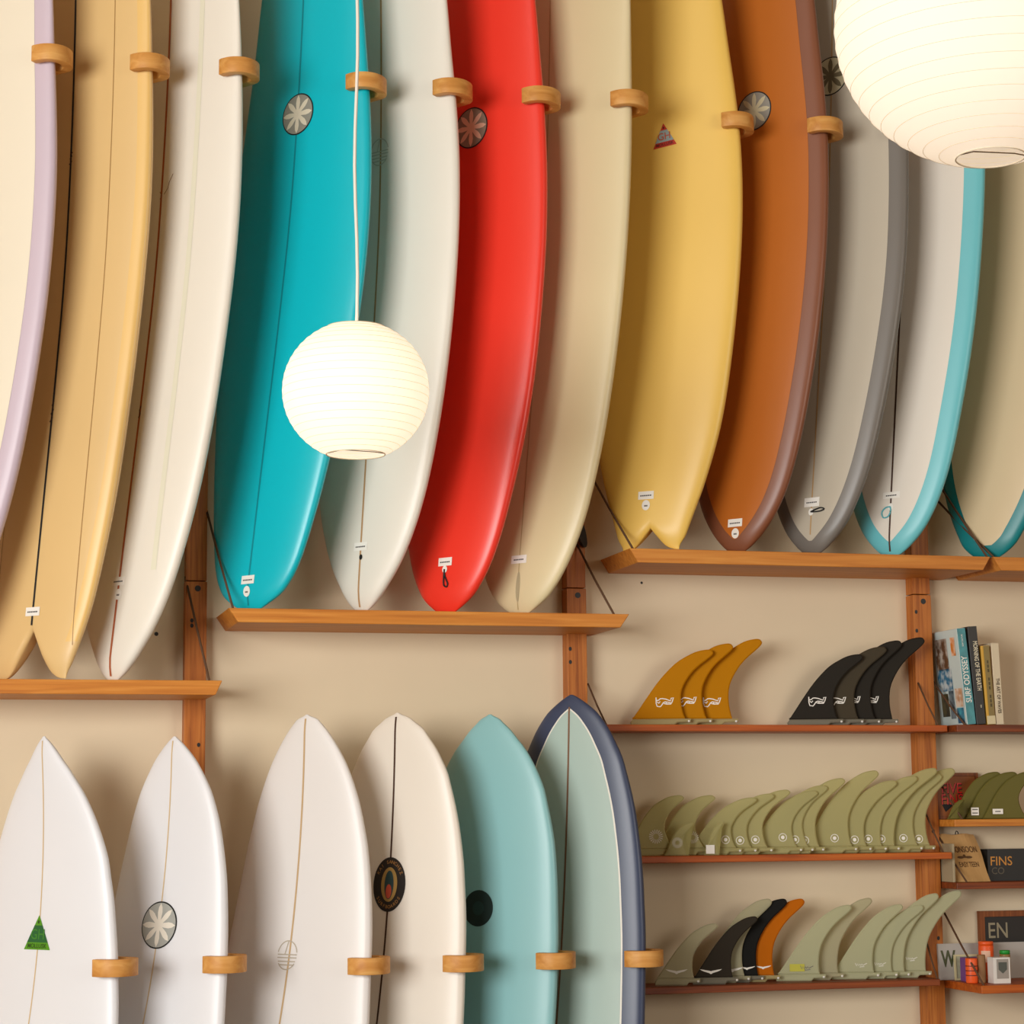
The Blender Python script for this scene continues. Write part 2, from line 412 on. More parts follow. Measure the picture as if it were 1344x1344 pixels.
# ------------------------------------------------------------------ the room
struct(box('wall_back', -4.2, 7.5, 0.0, 0.15, 0, 4.9, WALLM))
struct(box('floor', -4.2, 7.5, -9.6, 0.15, -0.12, 0.0, FLOORM))
struct(box('ceiling', -4.2, 7.5, -9.6, 0.15, 4.9, 5.0, CEILM))
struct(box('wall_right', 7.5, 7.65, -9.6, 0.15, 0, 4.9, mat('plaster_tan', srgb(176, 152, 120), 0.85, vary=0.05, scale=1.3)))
def wall_left():
    """left wall with an assumed window opening: y -8.2..-4.0, z 0.8..3.4"""
    V = []; Fs = []
    for (y0, y1, z0, z1) in ((-9.6, -8.2, 0, 4.9), (-4.0, 0.15, 0, 4.9), (-8.2, -4.0, 0, 0.8), (-8.2, -4.0, 3.4, 4.9)):
        b = len(V); V += boxv(-4.2, -4.05, y0, y1, z0, z1); Fs += [tuple(i + b for i in f) for f in BOXF]
    return struct(obj('wall_left', V, Fs, WALLM))
wall_left()
def window():  # out of view; assumed as the source of the left daylight
    e = struct(empty('assumed_window_1', (-4.12, -6.1, 0.8))); fm = mat('window_paint', srgb(236, 232, 222), .5)
    for (y0, y1, z0, z1) in ((-8.2, -8.14, .8, 3.4), (-4.06, -4.0, .8, 3.4), (-8.14, -4.06, .8, .86), (-8.14, -4.06, 3.34, 3.4), (-6.13, -6.07, .86, 3.34)):
        box('frame_bar', -4.16, -4.09, y0, y1, z0, z1, fm, e)
    gl = resin('window_glass', (0.9, 0.94, 0.95, 1), 0.0, 0.92, 0.05)
    for (y0, y1) in ((-8.14, -6.13), (-6.07, -4.06)): box('pane', -4.13, -4.122, y0, y1, .86, 3.34, gl, e)
window()

# ------------------------------------------------------------------ posts, batten
def post(x, label, holes):
    e = empty('wall_post', (x, -0.025, 0)); zj = 2.176
    box('upper_post', x - .030, x + .030, -0.052, -0.0005, zj + .0015, 4.4, POST, e, 0.0015)
    box('lower_post', x - .031, x + .031, -0.055, -0.0005, 0.0, zj - .0015, POST, e, 0.0015)
    v, f = disc2d(.009, .009, 14, 1)
    decal('bolt', Plane((x + .004, -.055, zj - .022), (1, 0, 0), (0, 0, 1), (0, -1, 0)), v, f, BOLTM, e, 0.0006)
    for (dx, z) in holes:
        v, f = disc2d(.005, .0065, 10, 1)
        decal('knot', Plane((x + dx, -.055, z), (1, 0, 0), (0, 0, 1), (0, -1, 0)), v, f, BOLTM, e, 0.0006)
    tag(e, label, 'post', 'wall posts of the rack')
post(0.664, 'upright wooden post on the wall above the white board with a flower badge', [(.012, 1.70), (-.012, 2.06), (-.012, 2.045)])
post(1.818, 'upright wooden post on the wall above the navy-edged board', [(-.022, 1.99), (-.022, 1.95)])
post(2.964, 'upright wooden post on the wall beside the upright books', [(-.022, 2.12), (-.022, 2.06), (.01, 1.43), (.015, 1.10)])
post(-0.482, 'upright wooden post on the wall behind the lavender-edged board', [])
tag(box('wall_batten', -0.44, 3.6, -0.030, -0.0005, 3.36, 3.465, POST, None, 0.002), 'horizontal wooden batten on the wall behind the upper row of boards', 'batten')
for p, r in (((0.555, 2.024), .006), ((2.045, 2.202), .004)):
    v, f = disc2d(r, r, 12, 1)
    o = decal('screw_hole', Plane((p[0], 0, p[1]), (1, 0, 0), (0, 0, 1), (0, -1, 0)), v, f, BOLTM, bpy.data.objects['wall_back'], 0.0008)

# ------------------------------------------------------------------ shelves
def shelf(x0, x1, zt, th, dp, material, label, cords, under=0.0, rad=0.0035, group=None):
    e = empty('wall_shelf', ((x0 + x1) / 2, -dp / 2, zt - th)); b = under
    V = [(x0 + b, -dp, zt - th), (x1 - b, -dp, zt - th), (x1 - b, -.0005, zt - th), (x0 + b, -.0005, zt - th),
         (x0, -dp, zt), (x1, -dp, zt), (x1, -.0005, zt), (x0, -.0005, zt)]
    bevel(obj('plank', V, BOXF, material, e), 0.0015, 1)
    for (a, bb) in cords:
        a = np.array(a); bb = np.array(bb); mid = (a + bb) / 2 + np.array([0, 0, -0.004])
        tube('cord', [a, mid, bb], rad, CORDM, e, 7)
    tag(e, label, 'shelf', group)
    return e
ZL, ZM, ZR = 1.871, 2.075, 2.271
# rack shelves that carry the upper row (each hangs on cords from the posts)
shelf(-0.460, 0.713, ZL, 0.040, 0.30, PLANK, 'thick wooden rack shelf under the tan swallow-tail board and red-striped white board',
      [((.634, -.03, 2.19), (.678, -.288, ZL)), ((-.455, -.03, 2.19), (-.42, -.288, ZL))], 0.018)
shelf(0.728, 1.908, ZM, 0.040, 0.30, PLANK, 'thick wooden rack shelf under the teal, red and butter boards',
      [((.692, -.045, 2.385), (.742, -.288, ZM)), ((1.822, -.054, 2.31), (1.864, -.288, ZM))], 0.028)
shelf(1.912, 3.083, ZR, 0.042, 0.30, PLANK, 'thick wooden rack shelf under the yellow, brown and grey boards',
      [((1.852, -.045, 2.565), (1.926, -.288, ZR)), ((3.000, -.045, 2.60), (3.078, -.288, ZR))], 0.026)
shelf(3.092, 4.25, ZR, 0.042, 0.30, PLANK, 'thick wooden rack shelf that starts just past the blue-railed board',
      [((2.996, -.045, 2.52), (3.10, -.288, ZR))], 0.026)
# thin shelves of the fin display and of the book bay
shelf(1.853, 2.985, 1.757, 0.020, 0.16, PLANKD, 'thin wooden shelf holding the amber fins and black fins',
      [((1.852, -.05, 1.885), (1.878, -.15, 1.757)), ((2.94, -.055, 1.895), (2.958, -.15, 1.757))], 0.0, 0.0028)
shelf(1.853, 2.985, 1.366, 0.020, 0.16, PLANKD, 'thin wooden shelf holding the long row of pale green fins',
      [((2.945, -.055, 1.50), (2.96, -.15, 1.366))], 0.0, 0.0028)
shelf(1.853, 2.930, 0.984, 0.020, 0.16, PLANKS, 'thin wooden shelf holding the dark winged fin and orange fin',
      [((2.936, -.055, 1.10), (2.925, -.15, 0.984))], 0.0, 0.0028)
shelf(2.998, 4.12, 1.757, 0.022, 0.20, PLANKS, 'thin wooden shelf under the upright books',
      [((3.000, -.04, 1.90), (3.028, -.192, 1.757))], 0.0, 0.0030)
shelf(2.998, 4.12, 1.466, 0.022, 0.16, PLANK, 'thin wooden shelf under the red-lettered sign and olive fins',
      [((3.000, -.04, 1.60), (3.028, -.152, 1.466))], 0.0, 0.0030)
shelf(2.998, 4.12, 1.273, 0.020, 0.16, PLANKS, 'thin wooden shelf under the printed kraft bag',
      [((2.999, -.045, 1.41), (3.036, -.152, 1.273))], 0.0, 0.0030)
shelf(2.9975, 4.12, 0.972, 0.024, 0.30, PLANKD, 'deep wooden shelf under the orange cans and grey lettered panel',
      [((3.000, -.045, 1.19), (3.012, -.285, 0.972))], 0.0, 0.0032)

# ------------------------------------------------------------------ board builder
def strip(b, name, xf, z0, z1, material, parent, lift, nz=60, nx=4):
    """ribbon on the deck between lateral limits xf(z) -> (xa, xb)"""
    V = []; Fs = []
    for i in range(nz + 1):
        z = z0 + (z1 - z0) * i / nz; xa, xb = xf(z)
        for k in range(nx + 1): V.append(b.deck(xa + (xb - xa) * k / nx, z, lift))
    for i in range(nz):
        for k in range(nx):
            a = i * (nx + 1) + k; Fs.append((a, a + 1, a + nx + 2, a + nx + 1))
    return obj(name, V, Fs, material, parent, smooth=True)

def panel(b, name, band, z0, z1, material, parent, lift, kt=1.25, kn=1.25):
    """deck inlay that stays 'band' inside the outline (ends inset by band/k)"""
    dz = np.linspace(-band, band, 25)
    def lim(z):
        k = kt if z < (b.za + b.zb) / 2 else kn
        q = dz / k; zz = z + q; ins = (zz > b.za) & (zz < b.zb)
        d = np.sqrt(np.maximum(0, band ** 2 - dz ** 2))
        v = float(np.min(b.w(zz[ins]) - d[ins])) if ins.any() else -1
        return -1.0 if (z - band / k < b.za or z + band / k > b.zb) else v
    zs = np.linspace(b.za, b.zb, 1200); ok = [z for z in zs if lim(z) > 0.0015]
    za, zb = ok[0], ok[-1]; V = []; Fs = []; nz, nx = 110, 30
    for i in range(nz + 1):
        q = 0.5 - 0.5 * math.cos(math.pi * i / nz); z = za + (zb - za) * q; x = max(0.001, lim(z))
        for k in range(nx + 1): V.append(b.deck(-x + 2 * x * k / nx, z, lift))
    for i in range(nz):
        for k in range(nx):
            a = i * (nx + 1) + k; Fs.append((a, a + 1, a + nx + 2, a + nx + 1))
    return obj(name, V, Fs, material, parent, smooth=True)

def surfboard(key, label, body_mat, notch=0.0, npow=1.9, stringer=None, sw=0.0045):
    b = Surf(key); base = b.centre(b.za); base[2] = b.za
    e = empty('surfboard', base)
    M = 56; ph = [2 * math.pi * k / M for k in range(M)]
    us = [0.0 if abs(math.cos(p)) < 1e-9 else math.copysign(abs(math.cos(p)) ** (2 / EX), math.cos(p)) for p in ph]
    vs = [0.0 if abs(math.sin(p)) < 1e-9 else math.copysign(abs(math.sin(p)) ** (2 / EX), math.sin(p)) for p in ph]
    NS = 84; V = []; Fs = []
    L = b.zb - b.za
    ts = [0.5 - 0.5 * math.cos(math.pi * i / (NS - 1)) for i in range(NS)]
    for i, t in enumerate(ts):
        ef = 1.0
        d_end = min(t, 1 - t) * L
        if d_end < 0.03: ef = 0.45 + 0.55 * math.sqrt(max(0, 1 - (1 - d_end / 0.03) ** 2))
        for u, v in zip(us, vs):
            zt = notch * (1 - abs(u)) ** npow
            z = b.za + zt + (L - zt) * t
            w = float(b.w(z)); h = float(b.h(z)) * ef
            V.append(b.centre(z) + u * w * b.wd + v * h * b.n)
    for i in range(NS - 1):
        for k in range(M):
            l = (k + 1) % M
            Fs.append((i * M + k, i * M + l, (i + 1) * M + l, (i + 1) * M + k))
    if notch:
        for k in range(M // 2):                                   # close the swallow tail between deck and bottom
            q = (k, (M - k) % M, M - k - 1, k + 1)
            Fs.append(tuple(dict.fromkeys(q)))
    else:
        Fs.append(tuple(range(M))[::-1])
    Fs.append(tuple((NS - 1) * M + k for k in range(M)))
    obj('body', V, Fs, body_mat, e, smooth=True)
    tag(e, label, 'surfboard', 'surfboards standing in the upper rack' if b.up else 'surfboards standing in the lower rack')
    if stringer is not None:
        za = b.za + notch * 1.02 + 0.012
        strip(b, 'stringer', lambda z: (-sw / 2, sw / 2), za, b.zb - 0.012, stringer, e, 0.0007, 90, 1)
    return e, b

def hook(b, zc, label):
    """bent wooden hook: arm from the wall behind the board, round the rail, short lip on the deck"""
    w = float(b.w(zc)); h = float(b.h(zc)); c = b.centre(zc); t = 0.026; H = 0.0225
    cx = w - 0.014; bo = 0.040 if b.up else 0.044
    path = [(-0.285, -(h + 0.020)), (-0.10, -(h + 0.020)), (cx - 0.03, -(h + 0.020))]
    for k in range(17):
        q = -math.pi / 2 + math.pi * k / 16
        path.append((cx + bo * math.cos(q), (h + 0.020) * math.sin(q) if q < 0 else (0.80 * h + 0.013) * math.sin(q)))
    path += [(cx - 0.010, .80 * h + 0.0135), (cx - 0.022, .80 * h + 0.0145)]
    P = [np.array(p) for p in path]; out, inn = [], []
    for i, p in enumerate(P):
        tg = P[min(i + 1, len(P) - 1)] - P[max(i - 1, 0)]; tg /= np.linalg.norm(tg); nr = np.array([tg[1], -tg[0]])
        tt = t * (0.82 if i == len(P) - 1 else 1.0)
        out.append(p + nr * tt * 0.62); inn.append(p - nr * tt * 0.38)
    V = []; Fs = []
    for z in (-H, H):
        for q in out + inn:
            p = c + q[0] * b.wd + q[1] * b.n; y = min(p[1], -0.0006); V.append((p[0], y, zc + z))
    n = len(P); N2 = 2 * n
    for i in range(n - 1):
        Fs.append((i, i + 1, n + i + 1, n + i)); Fs.append((N2 + i, N2 + n + i, N2 + n + i + 1, N2 + i + 1))
        Fs.append((i, N2 + i, N2 + i + 1, i + 1)); Fs.append((n + i, n + i + 1, N2 + n + i + 1, N2 + n + i))
    Fs.append((0, n, N2 + n, N2)); Fs.append((n - 1, N2 + n - 1, N2 + 2 * n - 1, 2 * n - 1))
    o = obj('rack_hook', V, Fs, HOOKW)
    bm = bmesh.new(); bm.from_mesh(o.data); bmesh.ops.recalc_face_normals(bm, faces=bm.faces[:])
    sharp = [ed for ed in bm.edges if len(ed.link_faces) == 2 and ed.calc_face_angle() > 0.9]
    bmesh.ops.bevel(bm, geom=sharp, offset=0.0018, segments=2, affect='EDGES', profile=0.5)
    bm.to_mesh(o.data); bm.free()
    for p in o.data.polygons: p.use_smooth = True
    o.data.set_sharp_from_angle(angle=0.7)
    tag(o, label, 'hook', 'bent wooden rack hooks')

def price_label(b, e, x, z, w=0.050, h=0.024, dot=None):
    v, f = rect2d(w, h); o = decal('price_label', b.frame(x, z), v, f, PAPERLBL, e, 0.0016)
    bars = [rect2d(0.0045, 0.0038, (-0.016 + 0.0062 * i, -0.001), 1, 1) for i in range(6)]
    decal('print', b.frame(x, z), *merge2d(*bars), INK, o, 0.0021)
    if dot is not None:
        v, f = disc2d(.013, .0155, 20, 1); o = decal('round_sticker', b.frame(*dot), v, f, PAPERLBL, e, 0.0016)
        decal('print', b.frame(*dot), *rect2d(.011, .0045, (0, -.002), 2, 1), INKGREY, o, 0.0021)

def flower_badge(b, e, x, z, r=0.061, face=None, petal=None, rim=None):
    fr = b.frame(x, z)
    o = decal('badge', fr, *disc2d(r, r, 40, 4), rim, e, 0.0014)
    decal('badge_face', fr, *disc2d(r * .94, r * .94, 40, 4), face, o, 0.0020)
    for k in range(8):
        q = math.pi / 2 + k * math.pi / 4; pts = []
        for (d, hw) in ((.0, .06), (.3, .10), (.55, .13), (.75, .10), (.92, .005)): pts.append((d, hw))
        v = []; 
        for (d, hw) in pts:
            for s in (1, -1): v.append((r * (d * math.cos(q) - s * hw * math.sin(q)), r * (d * math.sin(q) + s * hw * math.cos(q))))
        f = [(2 * i, 2 * i + 1, 2 * i + 3, 2 * i + 2) for i in range(len(pts) - 1)]
        decal('petal', fr, v, f, petal, o, 0.0026)

def triangle_badge(b, e, x, z, ht, bw, top, mid, ink, tilt=0.0):
    """triangle decal with the letters GH over a band reading MOLLUSK"""
    fr0 = b.frame(x, z); ct, st = math.cos(tilt), math.sin(tilt)
    class T:
        def map(s, a, c, lift=0): return fr0.map(a * ct - c * st, a * st + c * ct, lift)
    fr = T()
    def seg(t0, t1):
        v = []; n = 6
        for j in range(2):
            t = (t0, t1)[j]; hw = bw / 2 * (1 - t)
            for i in range(n + 1): v.append((-hw + 2 * hw * i / n, ht * (t - .42)))
        return v, [(i, i + 1, n + 2 + i, n + 1 + i) for i in range(n)]
    o = decal('badge', fr, *seg(0, 0.985), top, e, 0.0014)
    decal('badge_band', fr, *seg(.21, .70), mid, o, 0.0020)
    v, f = text2d('GH', ht * .42); decal('lettering', fr, [(a * .95, c + ht * (.43 - .42)) for a, c in v], f, ink[0], o, 0.0026)
    v, f = text2d('MOLLUSK', ht * .185); decal('lettering', fr, [(a * .95, c + ht * (.105 - .42)) for a, c in v], f, ink[1], o, 0.0026)
    v, f = disc2d(ht * .035, ht * .05, 10, 1, (0, ht * (.80 - .42))); decal('dot', fr, v, f, ink[1], o, 0.0026)

def leash_loop(b, e, x, z, pts, material, plug):
    fr = b.frame(x, z)
    decal('leash_plug', fr, *disc2d(.009, .011, 16, 1), plug, e, 0.0015)
    tube('leash_loop', [fr.map(a, c, .004) for a, c in catmull(pts, 6)], 0.0022, material, e, 6)

FACE = mat('badge_grey', srgb(150, 146, 134), 0.5); PET = mat('badge_petal', srgb(226, 214, 190), 0.5); RIM = mat('badge_rim', srgb(22, 26, 26), 0.5)
FACER = mat('badge_grey_dark', srgb(150, 134, 116), 0.5); PETR = mat('badge_petal_pink', srgb(238, 194, 166), 0.5)
FACEY = mat('badge_khaki', srgb(206, 196, 160), .5); PETY = mat('badge_petal_olive', srgb(120, 110, 82), .5)
BLACKCORD = mat('black_cord', srgb(24, 22, 22), 0.6); BROWNLINE = mat('stringer_wood', srgb(184, 144, 98), 0.5)
DARKLINE = mat('stringer_dark', srgb(70, 40, 22), 0.5); REDLINE = mat('stringer_red', srgb(176, 96, 56), 0.5)
PALELINE = mat('stringer_pale', srgb(214, 186, 140), 0.5)
def gloss(name, r, g, b_, rough=0.44, vary=0.015): return mat(name, srgb(r, g, b_), rough, vary=vary, scale=2.5, coat=0.22)

# --- upper row -----------------------------------------------------------------
ZH = 3.569
e, b = surfboard('U0', 'cream surfboard with a lavender rail at the end of the upper row', gloss('lavender_rail', 204, 186, 198))
panel(b, 'deck_panel', 0.050, b.za + .05, b.zb - .03, gloss('cream_deck', 240, 230, 208), e, 0.0008)
hook(b, ZH, 'bent wooden hook around the lavender-edged surfboard')

e, b = surfboard('U1', 'tan swallow-tail surfboard with a black stringer in the upper row', gloss('sand_deck', 228, 192, 130), notch=0.135, npow=2.3, stringer=None)
HONEY = gloss('honey_rail', 234, 192, 112)
for sx in (-1, 1): strip(b, 'rail_tint', lambda z: (sx * (float(b.w(z)) - .034), sx * float(b.w(z)) * .9995), b.za + .10, b.zb - .10, HONEY, e, 0.0006, 80, 10)
strip(b, 'stringer', lambda z: (-.0032, .0032), b.za + .15, b.zb - .02, INK, e, 0.0012, 90, 1)
for sx in (-1, 1): strip(b, 'seam', lambda z: (sx * .142 - .0011, sx * .142 + .0011), b.za + .09, b.zb - .12, mat('seam_brown', srgb(168, 128, 70), .5), e, 0.0012, 80, 1)
price_label(b, e, 0.0, 2.060)
decal('ding_mark', b.frame(.001, 3.335), *stroke2d([[(-.006, -.012), (.003, -.004), (-.004, .004), (.004, .012)], [(-.004, .016), (.005, .022)]], .0035), DARKLINE, e, 0.0016)
decal('ding_mark', b.frame(0, 2.62), *stroke2d([[(-.006, -.03), (.003, -.018), (-.004, -.006), (.004, .004), (-.003, .018), (.003, .03)]], .0035), DARKLINE, e, 0.0016)
hook(b, ZH, 'bent wooden hook around the tan swallow-tail surfboard')

e, b = surfboard('U2', 'white pintail surfboard with a thin red-brown stringer in the upper row', gloss('white_warm', 240, 234, 220), stringer=REDLINE, sw=0.0075)
for sx in (-1, 1): strip(b, 'tint_line', lambda z: (sx * .128 - .009, sx * .128 + .009), b.za + .30, b.zb - .05, gloss('pale_green_line', 234, 231, 208), e, 0.0008, 60, 2)
price_label(b, e, -0.002, 2.149, dot=(0.003, 2.112))
decal('ding_mark', b.frame(0.0, 3.26), *stroke2d([[(-.004, -.018), (.001, -.006), (-.006, .004)], [(.012, -.006), (.026, .010), (.030, .026), (.044, .048)]], .0022), mat('ding_brown', srgb(150, 120, 84), .6), e, 0.0016)
decal('ding_mark', b.frame(0.0, 2.63), *stroke2d([[(-.003, -.018), (.003, -.008), (-.002, .004), (.003, .016)]], .0035), DARKLINE, e, 0.0016)
hook(b, ZH, 'bent wooden hook around the red-striped white surfboard')

e, b = surfboard('U3', 'bright teal surfboard with a flower badge in the upper row', gloss('teal_gloss', 0, 190, 205, 0.36), stringer=mat('teal_line', srgb(0, 140, 152), .5), sw=0.006)
flower_badge(b, e, 0.002, 3.521, face=FACE, petal=PET, rim=RIM)
price_label(b, e, -0.002, 2.161, dot=(-0.003, 2.128))
hook(b, ZH, 'bent wooden hook around the bright teal surfboard')

e, b = surfboard('U4', 'white surfboard with a tan stringer between the teal and red boards', gloss('white_ivory', 236, 231, 218), stringer=BROWNLINE, sw=0.006)
price_label(b, e, 0.0, 2.263)
decal('leash_plug', b.frame(.003, 2.232), *disc2d(.006, .008, 16, 1), BOLTM, e, 0.0016)
def glass_mark(b, e, x, z, r, ink):
    arc = [(r * math.cos(q), r * 1.15 * math.sin(q)) for q in [math.radians(a) for a in range(12, 169, 12)]]
    low = [(r * math.cos(q), r * 1.15 * math.sin(q)) for q in [math.radians(a) for a in range(215, 326, 10)]]
    lines = [arc, low, [(-r, .05 * r), (r, .05 * r)], [(-r, -.2 * r), (r, -.2 * r)], [(-.9 * r, -.5 * r), (.9 * r, -.5 * r)], [(-.75 * r, -.78 * r), (.75 * r, -.78 * r)], [(-.25 * r, .1 * r), (0, 1.1 * r)]]
    decal('logo_print', b.frame(x, z), *stroke2d(lines, r * .09), ink, e, 0.0013)
glass_mark(b, e, -0.004, 3.428, 0.034, mat('faint_print', srgb(200, 195, 178), .6))
hook(b, ZH, 'bent wooden hook around the white surfboard beside the teal one')

e, b = surfboard('U5', 'glossy red surfboard with a flower badge in the upper row', gloss('red_gloss', 244, 58, 40, 0.36))
flower_badge(b, e, 0.0, 3.519, face=FACER, petal=PETR, rim=RIM)
price_label(b, e, 0.0, 2.224)
leash_loop(b, e, 0.0, 2.202, [(0, 0), (.004, -.02), (.016, -.042), (.013, -.052), (.002, -.045), (0, -.02), (.001, 0)], BLACKCORD, PAPERLBL)
hook(b, ZH, 'bent wooden hook around the glossy red surfboard')

e, b = surfboard('U6', 'plain butter-coloured surfboard next to the red board', gloss('butter', 224, 208, 164), stringer=mat('butter_line', srgb(186, 164, 116), .5), sw=0.003)
price_label(b, e, -0.002, 2.236, 0.056)
decal('leash_wear', b.frame(0.001, 2.155), *disc2d(.007, .045, 18, 2), mat('grey_smudge', srgb(176, 162, 126), .6), e, 0.0012)
def tail_fin(b, e, z0):
    o2 = [(0, 0), (.03, .03), (.09, .02), (.15, -.03), (.195, -.085), (.215, -.135), (.205, -.15), (.185, -.13), (.15, -.085), (.10, -.06), (.05, -.075), (0, -.10)]
    P = catmull(o2, 4, True); V = []; n = len(P)
    for s in (-.004, .004):
        for (d, dz) in P: V.append(b.centre(z0 + dz) * np.array([1, 1, 0]) + np.array([0, 0, z0 + dz]) + s * b.wd - (b.h(z0) * .9 + d * 1.22) * b.n)
    Fs = [tuple(range(n)), tuple(range(2 * n - 1, n - 1, -1))] + [(i, i + n, (i + 1) % n + n, (i + 1) % n) for i in range(n)]
    obj('fin', V, Fs, mat('fin_black', srgb(40, 36, 32), .4), e)
tail_fin(b, e, 2.450)
hook(b, ZH, 'bent wooden hook around the butter-coloured surfboard')

e, b = surfboard('U7', 'yellow swallow-tail surfboard with a small red triangle badge', gloss('mustard', 242, 200, 96), notch=0.066, npow=2.2)
triangle_badge(b, e, 0.0, 3.538, 0.074, 0.076, mat('badge_red', srgb(196, 52, 32), .5), mat('badge_blue_grey', srgb(150, 170, 170), .5), (mat('badge_ink_red', srgb(190, 84, 50), .5), mat('badge_ink_maroon', srgb(90, 22, 18), .5)), 0.10)
price_label(b, e, -0.014, 2.438, dot=(-0.013, 2.408))
hook(b, 3.558, 'bent wooden hook around the yellow swallow-tail surfboard')

e, b = surfboard('U8', 'orange-brown surfboard with a darker brown rail in the upper row', gloss('umber_rail', 134, 80, 52))
panel(b, 'deck_panel', 0.050, b.za + .055, b.zb - .04, gloss('rust_deck', 190, 106, 34, 0.32), e, 0.0008)
flower_badge(b, e, 0.0, 3.642, face=FACE, petal=FACEY, rim=RIM)
price_label(b, e, 0.0, 2.362, dot=(0.002, 2.330))
hook(b, 3.552, 'bent wooden hook around the orange-brown surfboard')

e, b = surfboard('U9', 'grey surfboard with a darker grey rail next to the brown board', gloss('slate_rail', 118, 112, 104))
panel(b, 'deck_panel', 0.050, b.za + .05, b.zb - .04, gloss('grey_deck', 196, 186, 166), e, 0.0006)
strip(b, 'stringer', lambda z: (-.002, .002), b.za + .06, b.zb - .05, mat('stringer_honey', srgb(190, 152, 100), .5), e, 0.0012, 80, 1)
flower_badge(b, e, -0.004, 3.772, face=FACEY, petal=PETY, rim=RIM)
price_label(b, e, 0.0, 2.432, 0.052, 0.028)
leash_loop(b, e, -0.001, 2.402, [(0, 0), (.016, .006), (.034, .010), (.046, .005), (.034, 0), (.016, -.001), (0, 0)], BLACKCORD, PAPERLBL)
hook(b, 3.552, 'bent wooden hook around the grey surfboard')

e, b = surfboard('U10', 'white surfboard with a sky-blue rail and dark stringer', gloss('sky_rail', 112, 200, 208))
panel(b, 'deck_panel', 0.055, b.za + .045, b.zb - .04, gloss('white_soft', 236, 228, 214), e, 0.0006)
strip(b, 'stringer', lambda z: (-.0028, .0028), b.za + .015, b.zb - .05, DARKLINE, e, 0.0012, 90, 1)
price_label(b, e, 0.001, 2.461, 0.058, 0.020)
leash_loop(b, e, 0.0, 2.425, [(0, 0), (-.016, -.002), (-.028, -.016), (-.022, -.032), (-.006, -.030), (.002, -.014), (0, 0)], mat('blue_cord', srgb(90, 180, 190), .5), PAPERLBL)
hook(b, 3.552, 'bent wooden hook around the blue-railed white surfboard')

e, b = surfboard('U11', 'cream surfboard with a deep teal rail at the far end of the upper row', gloss('deep_teal_rail', 0, 128, 132))
panel(b, 'deck_panel', 0.050, b.za + .020, b.zb - .04, gloss('cream_sand', 222, 200, 160), e, 0.0006)
hook(b, 3.552, 'bent wooden hook around the teal-railed cream surfboard')

# --- lower row -----------------------------------------------------------------
ZH2 = 1.090
e, b = surfboard('L0', 'white surfboard with a green triangle badge in the lower row', gloss('white_cool_a', 232, 233, 236), stringer=PALELINE, sw=0.004)
triangle_badge(b, e, -0.002, 1.182, 0.092, 0.098, mat('badge_lime', srgb(84, 150, 20), .5), mat('badge_green', srgb(28, 96, 44), .5), (mat('badge_ink_lime', srgb(60, 130, 36), .5), mat('badge_ink_olive', srgb(40, 70, 10), .5)))
hook(b, 1.103, 'bent wooden hook around the board with the green triangle badge')

e, b = surfboard('L1', 'white surfboard with a round flower badge in the lower row', gloss('white_cool_b', 232, 232, 234), stringer=PALELINE, sw=0.004)
flower_badge(b, e, 0.001, 1.202, 0.064, face=mat('badge_silver', srgb(168, 168, 160), .5), petal=mat('badge_petal_ivory', srgb(232, 224, 208), .5), rim=RIM)
hook(b, 1.103, 'bent wooden hook around the white board with the flower badge')

e, b = surfboard('L2', 'white surfboard with a tan stringer and faint grey mark in the lower row', gloss('white_ivory_b', 234, 230, 226), stringer=mat('stringer_tan', srgb(200, 168, 124), .5), sw=0.006)
glass_mark(b, e, -0.007, 1.112, 0.034, mat('faint_print_b', srgb(188, 176, 156), .6))
hook(b, ZH2, 'bent wooden hook around the white board with the faint grey mark')

e, b = surfboard('L3', 'ivory surfboard with a black oval badge and dark stringer', gloss('white_ivory_c', 236, 227, 213), stringer=DARKLINE, sw=0.006)
def oval_badge(b, e, x, z):
    """black oval with a plain gold almond and coloured lozenges, lettering round the edge"""
    fr = b.frame(x, z)
    o = decal('badge', fr, *disc2d(.056, .076, 40, 4), mat('badge_black', srgb(30, 24, 20), .45), e, 0.0014)
    decal('badge_almond', fr, *disc2d(.028, .048, 32, 3), mat('badge_gold', srgb(176, 140, 76), .45), o, 0.0020)
    decal('badge_lozenge', fr, *disc2d(.016, .040, 24, 2, (0, -.001)), mat('badge_teal_dark', srgb(40, 70, 72), .5), o, 0.0026)
    decal('badge_lozenge', fr, *disc2d(.010, .020, 20, 2, (0, -.019)), mat('badge_coral', srgb(206, 84, 60), .5), o, 0.0032)
    ink = mat('badge_ink_bronze', srgb(176, 124, 64), .5)
    def arc(s, top):
        n = len(s); parts = []
        for i, ch in enumerate(s):
            if ch == ' ': continue
            q = math.pi / 2 - (i - (n - 1) / 2) * 0.205 if top else -math.pi / 2 + (i - (n - 1) / 2) * 0.205
            px, py = .0455 * math.cos(q), .0625 * math.sin(q); r = q - math.pi / 2 if top else q + math.pi / 2
            v, f = text2d(ch, .0135); parts.append(([(px + a * math.cos(r) - c * math.sin(r), py + a * math.sin(r) + c * math.cos(r)) for a, c in v], f))
        decal('lettering', fr, *merge2d(*parts), ink, o, 0.0020)
    arc('KAI SANCHEZ', True); arc('SURFBOARDS', False)
oval_badge(b, e, 0.001, 1.301)
hook(b, ZH2, 'bent wooden hook around the board with the black oval badge')

